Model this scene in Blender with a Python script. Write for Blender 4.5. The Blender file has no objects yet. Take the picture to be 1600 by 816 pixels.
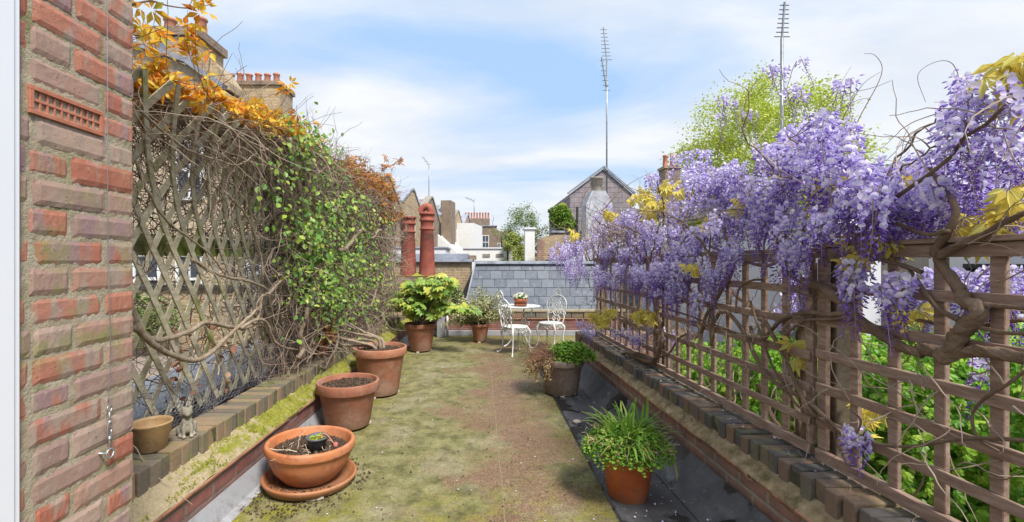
import bpy, math, random
import numpy as np
from mathutils import Vector, Matrix, noise as mn
random.seed(7); rng = np.random.default_rng(7)
S = bpy.context.scene
COL = S.collection
R = math.radians
# ------------------------------------------------------------------ camera, world, sun, exposure
cam_d = bpy.data.cameras.new('camera'); cam = bpy.data.objects.new('camera', cam_d); COL.objects.link(cam)
cam.location = (0, 0, 1.4); cam.rotation_euler = (R(90), 0, 0)
cam_d.lens = 16; cam_d.sensor_width = 36; cam_d.shift_x = 0.03125; cam_d.clip_end = 2000; cam_d.clip_start = .05
S.camera = cam
SUN_EL, SUN_AZ = 54, 146          # azimuth clockwise from +Y: the sun stands to the right, a little behind the camera
w = bpy.data.worlds.new('World'); S.world = w; w.use_nodes = True
nt = w.node_tree; N = nt.nodes; L = nt.links
for n in list(N): N.remove(n)
out = N.new('ShaderNodeOutputWorld'); bg = N.new('ShaderNodeBackground'); bg.inputs[1].default_value = .08
sky = N.new('ShaderNodeTexSky'); sky.sky_type = 'NISHITA'; sky.sun_disc = False
sky.sun_elevation = R(SUN_EL); sky.sun_rotation = R(SUN_AZ); sky.dust_density = .6; sky.ozone_density = 1.6
tc = N.new('ShaderNodeTexCoord'); sep = N.new('ShaderNodeSeparateXYZ'); L.new(tc.outputs['Generated'], sep.inputs[0])
def wm(op, a, b=None):
    n = N.new('ShaderNodeMath'); n.operation = op
    for i, v in enumerate((a, b)):
        if v is None: continue
        if isinstance(v, (int, float)): n.inputs[i].default_value = v
        else: L.new(v, n.inputs[i])
    return n.outputs[0]
zz = wm('ADD', wm('MAXIMUM', sep.outputs[2], 0.0), .22)
cmb = N.new('ShaderNodeCombineXYZ'); L.new(wm('DIVIDE', sep.outputs[0], zz), cmb.inputs[0]); L.new(wm('DIVIDE', sep.outputs[1], zz), cmb.inputs[1])
mp = N.new('ShaderNodeMapping'); mp.inputs['Location'].default_value = (5.2, .3, 0); mp.inputs['Rotation'].default_value = (0, 0, .9); mp.inputs['Scale'].default_value = (.8, 1.5, 1)
L.new(cmb.outputs[0], mp.inputs[0])
def wnoise(scale, detail, dist, rough=.55):
    n = N.new('ShaderNodeTexNoise'); n.inputs['Scale'].default_value = scale; n.inputs['Detail'].default_value = detail
    n.inputs['Distortion'].default_value = dist; n.inputs['Roughness'].default_value = rough
    L.new(mp.outputs[0], n.inputs['Vector']); return n.outputs[0]
def wramp(f, pts):
    r = N.new('ShaderNodeValToRGB'); e = r.color_ramp.elements
    while len(e) < len(pts): e.new(.5)
    for x, (p, c) in zip(e, pts): x.position = p; x.color = (*c, 1) if len(c) == 3 else c
    L.new(f, r.inputs[0]); return r.outputs[0]
def wmix(f, a, b, mode='MIX'):
    m = N.new('ShaderNodeMix'); m.data_type = 'RGBA'; m.blend_type = mode
    for s, v in ((m.inputs[0], f), (m.inputs[6], a), (m.inputs[7], b)):
        if isinstance(v, (int, float)): s.default_value = v
        elif isinstance(v, tuple): s.default_value = (*v, 1)
        else: L.new(v, s)
    return m.outputs[2]
cl = wramp(wnoise(.85, 8, .5, .5), [(.37, (0, 0, 0)), (.57, (1, 1, 1))])
cl2 = wramp(wnoise(2.2, 7, .3), [(.36, (8.0, 8.2, 8.6)), (.62, (6.6, 7.1, 7.9))])
skyb = wmix(.88, sky.outputs[0], (4.0, 6.0, 8.9))
c1 = wmix(cl, skyb, cl2)
hz = wramp(sep.outputs[2], [(.0, (.6, .6, .6)), (.32, (0, 0, 0))])
c2 = wmix(hz, c1, (7.0, 7.55, 8.2))
L.new(c2, bg.inputs[0]); L.new(bg.outputs[0], out.inputs[0])
sd = bpy.data.lights.new('sun', 'SUN'); sd.energy = 3.9; sd.angle = R(14); sd.color = (1, .95, .87)
so = bpy.data.objects.new('sun', sd); COL.objects.link(so)
az, el = R(SUN_AZ), R(SUN_EL)
sdir = Vector((math.sin(az) * math.cos(el), math.cos(az) * math.cos(el), math.sin(el)))
so.rotation_euler = (-sdir).to_track_quat('-Z', 'Y').to_euler(); so.location = (6, -6, 12)
S.view_settings.view_transform = 'Standard'; S.view_settings.look = 'None'
S.view_settings.exposure = 0.6; S.view_settings.gamma = 1; S.view_settings.use_curve_mapping = False
S.cycles.use_denoising = True; S.cycles.max_bounces = 6; S.cycles.diffuse_bounces = 3; S.cycles.glossy_bounces = 2
S.cycles.transmission_bounces = 3; S.cycles.caustics_reflective = False; S.cycles.caustics_refractive = False

F = 711.0
def P(px, py, d): return ((px - 750) / F * d, d, 1.4 - (py - 408) / F * d)
def PX(px, py, X):
    d = X * F / (px - 750); return P(px, py, d)
def xr(y): return 1.44 - .03 * y        # nose of the right parapet's tiles
def xl(y): return -1.48 + .03 * y       # nose of the left parapet's tiles

# ------------------------------------------------------------------ materials
def nodes(name):
    m = bpy.data.materials.new(name); m.use_nodes = True
    t = m.node_tree; b = t.nodes['Principled BSDF']; return m, t, b
class G:
    def __init__(s, t): s.t = t
    def n(s, kind, **kw):
        n = s.t.nodes.new('ShaderNode' + kind)
        for k, v in kw.items():
            if k[0] == '_': setattr(n, k[1:], v)
            else:
                key = int(k[1:]) if k[0] == 'i' and k[1:].isdigit() else k.replace('__', ' ')
                sock = n.inputs[key]
                if hasattr(v, 'is_linked') or isinstance(v, bpy.types.NodeSocket): s.t.links.new(v, sock)
                elif isinstance(v, tuple) and len(v) == 3 and sock.type == 'RGBA': sock.default_value = (*v, 1)
                else: sock.default_value = v
        return n
    def math(s, op, a, b=0.0, clamp=False):
        n = s.n('Math', _operation=op, i0=a, i1=b); n.use_clamp = clamp; return n.outputs[0]
    def obj(s): return s.n('TexCoord').outputs['Object']
    def noise(s, scale, detail=5, rough=.6, vec=None, dist=0.0):
        return s.n('TexNoise', Vector=vec or s.obj(), Scale=scale, Detail=detail, Roughness=rough, Distortion=dist).outputs[0]
    def ramp(s, f, pts):
        r = s.n('ValToRGB', i0=f); e = r.color_ramp.elements
        while len(e) < len(pts): e.new(.5)
        for x, (p, c) in zip(e, pts): x.position = p; x.color = (*c, 1)
        return r.outputs[0]
    def mix(s, f, a, b, mode='MIX'):
        n = s.n('Mix', _data_type='RGBA', _blend_type=mode)
        for k, v in ((0, f), (6, a), (7, b)):
            if isinstance(v, (int, float)): n.inputs[k].default_value = v
            elif isinstance(v, tuple): n.inputs[k].default_value = (*v, 1)
            else: s.t.links.new(v, n.inputs[k])
        return n.outputs[2]
    def bump(s, h, strength, dist=.01):
        return s.n('Bump', Height=h, Strength=strength, Distance=dist).outputs[0]
    def thr(s, f, a, b):
        return s.n('MapRange', i0=f, i1=a, i2=b, i3=0.0, i4=1.0).outputs[0]
def M(name, cols, scale=6, isl=0.0, rough=.8, bump=.3, bscale=60, bdist=.004, trans=0.0, metal=0.0, stretch=None, spec=.3, dirt=None, dscale=4):
    m, t, b = nodes(name); g = G(t)
    v = g.obj()
    if stretch: v = g.n('Mapping', Vector=v, Scale=stretch).outputs[0]
    f = g.noise(scale, vec=v)
    f = g.thr(f, .28, .72)
    if isl:
        r = g.n('NewGeometry').outputs['Random Per Island']
        f = g.math('ADD', g.math('MULTIPLY', f, 1 - isl), g.math('MULTIPLY', r, isl))
    c = g.ramp(f, cols)
    if dirt:
        c = g.mix(g.thr(g.noise(dscale, 8, .7), .5, .68), c, dirt)
    t.links.new(c, b.inputs['Base Color']); b.inputs['Roughness'].default_value = rough; b.inputs['Metallic'].default_value = metal
    b.inputs['Specular IOR Level'].default_value = spec
    if bump: t.links.new(g.bump(g.noise(bscale, 4, .7, vec=v), bump, bdist), b.inputs['Normal'])
    if trans:
        tr = g.n('BsdfTranslucent', Color=c).outputs[0]
        mx = g.n('MixShader', i0=trans); t.links.new(b.outputs[0], mx.inputs[1]); t.links.new(tr, mx.inputs[2])
        t.links.new(mx.outputs[0], t.nodes['Material Output'].inputs[0])
    return m
def brickmat(name, c1, c2, mortar, stain=(.08, .07, .06), w_=.225, h_=.075, msize=.012, moss=None, mossz=None):
    m, t, b = nodes(name); g = G(t)
    s = g.n('SeparateXYZ', Vector=g.obj()).outputs
    v = g.n('CombineXYZ', X=g.math('ADD', s[0], s[1]), Y=s[2]).outputs[0]
    v = g.n('VectorMath', _operation='ADD', i0=v, i1=g.n('VectorMath', _operation='SCALE', i0=g.n('TexNoise', Vector=g.obj(), Scale=9.0).outputs[1], Scale=.012).outputs[0]).outputs[0]
    br = g.n('TexBrick', Vector=v, Color1=c1, Color2=c2, Mortar=mortar, Scale=1.0)
    br.inputs['Mortar Size'].default_value = msize; br.inputs['Mortar Smooth'].default_value = .3; br.inputs['Brick Width'].default_value = w_; br.inputs['Row Height'].default_value = h_
    br.inputs['Bias'].default_value = 0
    c = g.mix(g.thr(g.noise(2.2, 8, .7), .45, .75), br.outputs[0], stain)
    c = g.mix(.5, c, g.ramp(g.noise(14, 5, .7), [(.3, (.25, .25, .25)), (.7, (.8, .8, .8))]), 'OVERLAY')
    if moss: c = g.mix(g.thr(g.noise(6, 6, .7), .5, .62), c, moss)
    t.links.new(c, b.inputs['Base Color']); b.inputs['Roughness'].default_value = .9
    h = g.math('ADD', g.math('MULTIPLY', br.outputs[1], -1.0), g.math('MULTIPLY', g.noise(70, 4, .7), .6))
    t.links.new(g.bump(h, .7, .006), b.inputs['Normal'])
    return m
MT = {}
def flat(name, col, rough=.6, metal=0, var=.25, bump=.15):
    a = tuple(c * (1 - var) for c in col); d = tuple(min(1, c * (1 + var)) for c in col)
    MT[name] = M(name, [(0, a), (1, d)], 5, rough=rough, metal=metal, bump=bump)
# bricks of the reveal: every brick its own island
def reveal_brick():
    m, t, b = nodes('reveal_brick'); g = G(t)
    r = g.n('NewGeometry').outputs['Random Per Island']
    base = g.ramp(r, [(0, (.36, .12, .075)), (.3, (.42, .18, .12)), (.5, (.36, .23, .18)), (.7, (.30, .20, .17)), (.85, (.42, .30, .24)), (1, (.38, .14, .10))])
    v = g.n('Mapping', Vector=g.obj(), Scale=(1.0, 7.0, 2.2)).outputs[0]
    off = g.n('VectorMath', _operation='ADD', i0=v, i1=g.n('CombineXYZ', X=g.math('MULTIPLY', r, 37.0)).outputs[0]).outputs[0]
    c = g.mix(g.thr(g.noise(2.1, 3, .5, off), .5, .6), base, (.34, .255, .205))
    c = g.mix(g.thr(g.noise(1.6, 3, .5, g.n('Mapping', Vector=off, Location=(9.0, 3.0, 1.0)).outputs[0]), .56, .66), c, (.30, .19, .19))
    z = g.n('SeparateXYZ', Vector=g.obj()).outputs[2]
    mz = g.math('MULTIPLY', g.thr(z, .95, 1.2), g.thr(z, 1.75, 1.45))
    c = g.mix(g.math('MULTIPLY', mz, g.thr(g.noise(9, 6, .7), .5, .66)), c, (.24, .24, .09))
    c = g.mix(g.math('MULTIPLY', g.thr(g.noise(38, 6, .75), .55, .72), .5), c, (.50, .42, .34))
    c = g.mix(g.thr(g.noise(150, 3, .6), .66, .72), c, (.10, .06, .05))
    t.links.new(c, b.inputs['Base Color']); b.inputs['Roughness'].default_value = .85
    t.links.new(g.bump(g.math('ADD', g.noise(55, 7, .75), g.math('MULTIPLY', g.thr(g.noise(150, 3, .6), .64, .72), -.8)), .7, .0028), b.inputs['Normal'])
    return m
MT['reveal_brick'] = reveal_brick()
MT['reveal_mortar'] = M('reveal_mortar', [(0, (.30, .255, .17)), (.5, (.40, .345, .25)), (1, (.48, .42, .33))], 14, rough=.95, bump=1, bscale=140, bdist=.006, dirt=(.20, .21, .08), dscale=5)
MT['parapet_brick'] = brickmat('parapet_brick', (.30, .145, .10), (.25, .15, .115), (.30, .25, .20), stain=(.15, .10, .08))
MT['parapet_brick_red'] = brickmat('parapet_brick_red', (.26, .08, .06), (.22, .10, .09), (.20, .15, .13), stain=(.12, .08, .08))
MT['tile_red'] = M('tile_red', [(0, (.13, .09, .06)), (.5, (.36, .17, .10)), (1, (.45, .25, .16))], 10, .4, bump=.6, bscale=50, dirt=(.10, .09, .06), dscale=7)
MT['coping_brick'] = M('coping_brick', [(0, (.075, .075, .08)), (.4, (.14, .125, .115)), (.7, (.20, .14, .10)), (1, (.30, .16, .10))], 12, .7, bump=.9, bscale=45, bdist=.006, dirt=(.19, .19, .08), dscale=7)
MT['coping_brick_tan'] = M('coping_brick_tan', [(0, (.11, .095, .08)), (.4, (.18, .15, .115)), (.7, (.26, .19, .12)), (1, (.35, .20, .12))], 12, .7, bump=.9, bscale=45, bdist=.006, dirt=(.17, .18, .07), dscale=6)
MT['fillet'] = M('fillet', [(0, (.17, .12, .06)), (.5, (.34, .25, .14)), (1, (.46, .37, .24))], 18, rough=.95, bump=1, bscale=120, bdist=.008, dirt=(.10, .095, .035), dscale=7)
def fillet_moss():
    m, t, b = nodes('fillet_moss'); g = G(t)
    c = g.ramp(g.noise(60, 6, .7), [(.3, (.30, .24, .14)), (.7, (.52, .43, .28))])
    y = g.n('SeparateXYZ', Vector=g.obj()).outputs[1]
    k = g.math('ADD', g.noise(11, 7, .7), g.math('MULTIPLY', g.thr(y, 2.1, 3.2), .22))
    c = g.mix(g.thr(k, .58, .66), c, g.ramp(g.noise(40, 5, .7), [(.3, (.13, .14, .02)), (.7, (.36, .35, .05))]))
    t.links.new(c, b.inputs['Base Color']); b.inputs['Roughness'].default_value = .95
    t.links.new(g.bump(g.noise(150, 5, .7), 1, .008), b.inputs['Normal']); return m
MT['fillet_moss'] = fillet_moss()
MT['moss'] = M('moss', [(0, (.10, .11, .015)), (.5, (.26, .27, .04)), (1, (.42, .40, .07))], 30, .4, rough=1, bump=1, bscale=200, bdist=.006)
MT['felt_grey'] = M('felt_grey', [(0, (.22, .22, .23)), (.6, (.36, .37, .40)), (1, (.46, .47, .50))], 4, rough=.6, bump=.5, bscale=30, dirt=(.14, .12, .10), dscale=4)
def gutter_mat():
    m, t, b = nodes('gutter_felt'); g = G(t)
    c = g.ramp(g.noise(5, 7, .7), [(.3, (.050, .050, .054)), (.55, (.085, .085, .09)), (.75, (.15, .145, .14))])
    c = g.mix(g.thr(g.noise(28, 7, .75), .6, .68), c, (.24, .22, .20))
    wet = g.thr(g.noise(3.3, 3, .5), .52, .57)
    c = g.mix(wet, c, (.018, .018, .02))
    t.links.new(c, b.inputs['Base Color']); t.links.new(g.math('SUBTRACT', .75, g.math('MULTIPLY', wet, .62)), b.inputs['Roughness'])
    t.links.new(g.bump(g.noise(90, 5, .7), .35, .004), b.inputs['Normal']); return m
MT['gutter_felt'] = gutter_mat()
def floor_mat():
    m, t, b = nodes('mossy_felt'); g = G(t); o = g.obj()
    s = g.n('SeparateXYZ', Vector=o).outputs
    n1 = g.noise(1.6, 8, .65); n2 = g.noise(7, 8, .75); n3 = g.noise(90, 5, .8)
    green = g.ramp(n2, [(.36, (.075, .072, .022)), (.5, (.165, .155, .060)), (.64, (.25, .23, .105))])
    pale = g.ramp(n2, [(.38, (.165, .145, .078)), (.62, (.28, .25, .145))])
    c = g.mix(g.thr(g.noise(2.2, 6, .6), .48, .62), green, pale)
    # rusty wear beside the seam
    dx = g.math('ABSOLUTE', g.math('SUBTRACT', s[0], .27))
    k = g.math('ADD', g.math('MULTIPLY', g.thr(dx, .80, .0), .60), g.math('MULTIPLY', g.math('SUBTRACT', n1, .5), 2.4))
    k = g.math('ADD', k, g.math('MULTIPLY', g.math('SUBTRACT', n2, .5), 1.0))
    k = g.math('SUBTRACT', k, g.math('MULTIPLY', g.thr(s[1], 5.6, 7.6), .12))
    brown = g.ramp(n3, [(.35, (.075, .036, .022)), (.5, (.17, .088, .052)), (.65, (.27, .165, .10))])
    c = g.mix(g.math('MULTIPLY', g.thr(k, .20, .56), .8), c, brown)
    # brighter moss along the left edge and by the back wall
    e = g.math('ADD', g.thr(s[0], -.7, -1.35), g.thr(s[1], 7.3, 8.4)); e = g.math('ADD', e, g.thr(s[1], 2.9, 2.2))
    c = g.mix(g.math('MULTIPLY', g.math('MINIMUM', e, 1.0), g.thr(g.noise(5, 7, .7), .48, .6)), c, g.ramp(g.noise(50, 4, .7), [(.3, (.13, .13, .01)), (.7, (.27, .25, .03))]))
    c = g.mix(g.math('MULTIPLY', g.thr(g.noise(9, 8, .8, dist=.5), .56, .66), .8), c, (.075, .05, .03))
    c = g.mix(.5, c, g.ramp(n3, [(.34, (.15, .15, .15)), (.66, (.85, .85, .85))]), 'OVERLAY')
    c = g.mix(.28, c, g.ramp(g.noise(26, 7, .8), [(.36, (.2, .2, .2)), (.64, (.8, .8, .8))]), 'OVERLAY')
    c = g.mix(g.thr(g.noise(46, 3, .6), .68, .72), c, (.05, .035, .02))
    t.links.new(c, b.inputs['Base Color'])
    t.links.new(g.math('SUBTRACT', .9, g.math('MULTIPLY', g.thr(k, .35, .7), .35)), b.inputs['Roughness'])
    t.links.new(g.bump(g.math('ADD', g.noise(160, 5, .8), g.math('MULTIPLY', g.noise(12, 6, .7), 1.2)), .38, .005), b.inputs['Normal']); return m
MT['mossy_felt'] = floor_mat()
def terracotta(name, a, b_, c_, lime=.5, sheen=.85):
    m, t, b = nodes(name); g = G(t)
    v = g.n('Mapping', Vector=g.obj(), Scale=(1.0, 1.0, 2.4)).outputs[0]
    c = g.ramp(g.noise(5, 6, .65, v), [(.28, a), (.5, b_), (.72, c_)])
    c = g.mix(g.math('MULTIPLY', g.thr(g.noise(3.4, 8, .75), .47, .64), lime), c, (.50, .40, .34))
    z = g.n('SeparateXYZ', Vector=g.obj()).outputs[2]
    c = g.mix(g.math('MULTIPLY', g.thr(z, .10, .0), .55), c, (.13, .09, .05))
    c = g.mix(g.math('MULTIPLY', g.thr(g.noise(16, 7, .8), .52, .66), .5), c, (.12, .07, .05))
    t.links.new(c, b.inputs['Base Color']); b.inputs['Roughness'].default_value = sheen
    t.links.new(g.bump(g.noise(70, 6, .7, v), .3, .003), b.inputs['Normal']); return m
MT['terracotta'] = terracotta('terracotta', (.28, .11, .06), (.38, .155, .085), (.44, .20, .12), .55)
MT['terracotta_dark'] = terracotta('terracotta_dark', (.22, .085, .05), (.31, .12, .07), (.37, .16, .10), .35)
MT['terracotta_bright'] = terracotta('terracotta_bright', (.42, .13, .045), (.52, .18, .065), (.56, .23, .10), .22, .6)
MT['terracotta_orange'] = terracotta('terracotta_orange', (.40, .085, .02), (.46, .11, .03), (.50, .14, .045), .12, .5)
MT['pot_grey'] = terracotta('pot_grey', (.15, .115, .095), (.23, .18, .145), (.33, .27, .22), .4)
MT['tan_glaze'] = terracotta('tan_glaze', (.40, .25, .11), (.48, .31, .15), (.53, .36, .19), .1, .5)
MT['chimney_clay'] = M('chimney_clay', [(0, (.24, .065, .045)), (.5, (.31, .085, .06)), (1, (.36, .13, .09))], 5, rough=.7, bump=.3, dirt=(.10, .06, .05), dscale=3)
MT['soil'] = M('soil', [(0, (.03, .018, .012)), (.5, (.085, .055, .038)), (1, (.17, .12, .085))], 40, .4, rough=1, bump=1, bscale=90, bdist=.01)
MT['white_iron'] = M('white_iron', [(0, (.50, .49, .46)), (.35, (.70, .70, .68)), (1, (.80, .80, .79))], 20, rough=.5, bump=.3, dirt=(.33, .31, .26), dscale=14)
MT['white_frame'] = M('white_frame', [(0, (.76, .79, .86)), (1, (.80, .82, .88))], 2, rough=.5, bump=0)
def wood(name, a, b_, c_, green=None, gk=.5):
    m, t, b = nodes(name); g = G(t)
    v = g.n('Mapping', Vector=g.obj(), Scale=(14.0, 2.2, 14.0)).outputs[0]
    r = g.n('NewGeometry').outputs['Random Per Island']
    f = g.math('ADD', g.math('MULTIPLY', g.thr(g.noise(3, 6, .7, v), .3, .7), .7), g.math('MULTIPLY', r, .3))
    c = g.ramp(f, [(0, a), (.5, b_), (1, c_)])
    if green: c = g.mix(g.thr(g.noise(4, 6, .7), .62 - .2 * gk, .8 - .2 * gk), c, green)
    t.links.new(c, b.inputs['Base Color']); b.inputs['Roughness'].default_value = .85
    t.links.new(g.bump(g.noise(12, 5, .8, v), .5, .004), b.inputs['Normal']); return m
MT['trellis_brown'] = wood('trellis_brown', (.10, .058, .040), (.25, .16, .118), (.43, .32, .26))
MT['lath_grey'] = wood('lath_grey', (.27, .23, .15), (.46, .41, .29), (.64, .59, .46), (.24, .26, .07), .55)
MT['rail_green'] = wood('rail_green', (.07, .08, .02), (.16, .17, .05), (.24, .24, .09), (.20, .26, .03), .9)
MT['post_dark'] = wood('post_dark', (.07, .05, .035), (.13, .10, .07), (.20, .16, .12))
MT['bark_vine'] = M('bark_vine', [(0, (.18, .13, .085)), (.5, (.34, .265, .19)), (1, (.50, .42, .32))], 8, .25, bump=1, bscale=60, stretch=(3, 3, 3), bdist=.008)
MT['bark_wist'] = M('bark_wist', [(0, (.09, .055, .035)), (.5, (.18, .12, .08)), (1, (.29, .21, .15))], 8, .25, bump=1, bscale=60, bdist=.008)
MT['twig'] = M('twig', [(0, (.08, .05, .04)), (.5, (.23, .165, .13)), (1, (.48, .39, .33))], 3, .8, bump=0, rough=.8)
MT['twig_light'] = M('twig_light', [(0, (.20, .14, .10)), (1, (.42, .34, .26))], 3, .8, bump=0)
MT['leaf_orange'] = M('leaf_orange', [(0, (.62, .17, .03)), (.25, (.78, .34, .03)), (.55, (.84, .52, .05)), (.85, (.78, .60, .08)), (1, (.45, .48, .08))], 2, .9, rough=.5, bump=0, trans=.35)
MT['leaf_rust'] = M('leaf_rust', [(0, (.38, .12, .04)), (.5, (.58, .24, .06)), (1, (.50, .36, .08))], 2, .9, bump=0, trans=.3)
MT['leaf_green'] = M('leaf_green', [(0, (.05, .14, .02)), (.4, (.13, .28, .04)), (.75, (.28, .42, .06)), (1, (.50, .54, .10))], 2, .9, rough=.45, bump=0, trans=.3, spec=.5)
MT['leaf_ivy'] = M('leaf_ivy', [(0, (.07, .22, .012)), (.5, (.20, .44, .03)), (1, (.42, .60, .07))], 2, .9, rough=.45, bump=0, trans=.35, spec=.4)
MT['leaf_fatsia'] = M('leaf_fatsia', [(0, (.13, .26, .06)), (.4, (.26, .40, .07)), (.75, (.45, .50, .08)), (1, (.62, .56, .10))], 8, .8, rough=.4, bump=0, trans=.3, spec=.5)
MT['leaf_varieg'] = M('leaf_varieg', [(0, (.13, .16, .05)), (.35, (.30, .32, .12)), (.7, (.56, .54, .30)), (1, (.74, .70, .48))], 3, .9, bump=0, trans=.25)
MT['leaf_grass'] = M('leaf_grass', [(0, (.10, .24, .03)), (.6, (.25, .42, .06)), (1, (.50, .52, .16))], 3, .8, rough=.45, bump=0, trans=.3)
MT['leaf_sedum'] = M('leaf_sedum', [(0, (.07, .20, .03)), (.5, (.18, .36, .04)), (1, (.38, .48, .08))], 3, .9, bump=0, trans=.25)
MT['leaf_brown'] = M('leaf_brown', [(0, (.16, .07, .05)), (.5, (.30, .15, .10)), (1, (.46, .32, .21))], 3, .9, bump=0, trans=.2)
MT['leaf_young'] = M('leaf_young', [(0, (.62, .48, .08)), (.5, (.84, .70, .16)), (1, (.66, .66, .22))], 3, .8, bump=0, trans=.4)
MT['leaf_lime'] = M('leaf_lime', [(0, (.32, .42, .05)), (.5, (.52, .60, .10)), (1, (.68, .70, .20))], 3, .9, bump=0, trans=.35)
MT['leaf_far'] = M('leaf_far', [(0, (.08, .15, .04)), (.5, (.18, .27, .08)), (1, (.34, .40, .16))], 3, .9, bump=0, trans=.25)
MT['leaf_farlime'] = M('leaf_farlime', [(0, (.20, .26, .05)), (.5, (.36, .42, .10)), (1, (.50, .52, .20))], 3, .9, bump=0, trans=.25)
MT['petal_pale'] = M('petal_pale', [(0, (.60, .51, .88)), (.4, (.76, .70, .94)), (1, (.90, .87, .97))], 30, .85, rough=.6, bump=0, trans=.35)
MT['petal_deep'] = M('petal_deep', [(0, (.14, .05, .38)), (.5, (.24, .12, .56)), (1, (.36, .22, .70))], 30, .85, rough=.55, bump=0, trans=.3)
MT['petal_mid'] = M('petal_mid', [(0, (.37, .24, .72)), (.5, (.51, .38, .84)), (1, (.66, .57, .92))], 30, .85, rough=.55, bump=0, trans=.35)
MT['flower_white'] = M('flower_white', [(0, (.75, .77, .72)), (1, (.85, .85, .85))], 3, .8, bump=0, trans=.2)
MT['slate'] = M('slate', [(0, (.095, .11, .14)), (.5, (.125, .145, .18)), (1, (.165, .185, .22))], 5, .7, rough=.55, bump=.4, bscale=40, dirt=(.19, .21, .25), dscale=9)
MT['lead'] = M('lead', [(0, (.16, .18, .22)), (1, (.42, .45, .52))], 5, rough=.5, bump=.3, bscale=12)
MT['slate_far'] = brickmat('slate_far', (.20, .18, .20), (.26, .22, .24), (.14, .13, .15), stain=(.32, .27, .28), w_=.35, h_=.22, msize=.02)
MT['stock'] = brickmat('stock', (.42, .30, .16), (.34, .22, .12), (.40, .36, .28), stain=(.22, .17, .12))
MT['stock_dark'] = brickmat('stock_dark', (.28, .19, .12), (.20, .14, .10), (.26, .22, .18), stain=(.12, .10, .09))
MT['stock_pale'] = brickmat('stock_pale', (.50, .40, .25), (.44, .33, .20), (.46, .42, .34), stain=(.34, .28, .20))
MT['stock_pink'] = brickmat('stock_pink', (.38, .26, .20), (.32, .20, .14), (.34, .28, .23), stain=(.26, .19, .15))
flat('render_white', (.74, .74, .73), .8, 0, .06); flat('render_lav', (.66, .67, .72), .8, 0, .07)
flat('render_dirty', (.42, .43, .47), .85, 0, .35, .5); flat('render_taupe', (.28, .25, .21), .9, 0, .2, .5); flat('coping_dark', (.06, .055, .05), .8)
flat('white_paint', (.75, .76, .76), .5, 0, .08); flat('dark_metal', (.04, .045, .05), .5); flat('aerial_metal', (.30, .31, .33), .4, .6)
flat('stone', (.29, .265, .21), .9, 0, .35, .9); flat('plastic_grey', (.10, .11, .125), .5, 0, .2); flat('steel', (.45, .45, .46), .35, .8)
flat('wire', (.30, .31, .34), .45, .5); flat('paving', (.24, .19, .15), .9, 0, .4, .5); flat('asphalt', (.06, .06, .06), .9)
flat('root', (.60, .50, .36), .8, 0, .2); flat('pebble', (.42, .37, .32), .8, 0, .15); flat('clay_pale', (.55, .45, .37), .8); flat('pot_red_far', (.50, .22, .15), .8, 0, .2)
flat('blue_grey', (.25, .27, .32), .6); flat('flower_mauve', (.22, .18, .42), .7, 0, .4)
MT['paving'] = brickmat('paving', (.22, .17, .14), (.30, .24, .20), (.18, .16, .14), w_=.3, h_=.1)
def glass():
    m, t, b = nodes('window_glass'); b.inputs['Base Color'].default_value = (.05, .06, .075, 1); b.inputs['Roughness'].default_value = .08; b.inputs['Specular IOR Level'].default_value = .8; return m
MT['glass'] = glass()

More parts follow.
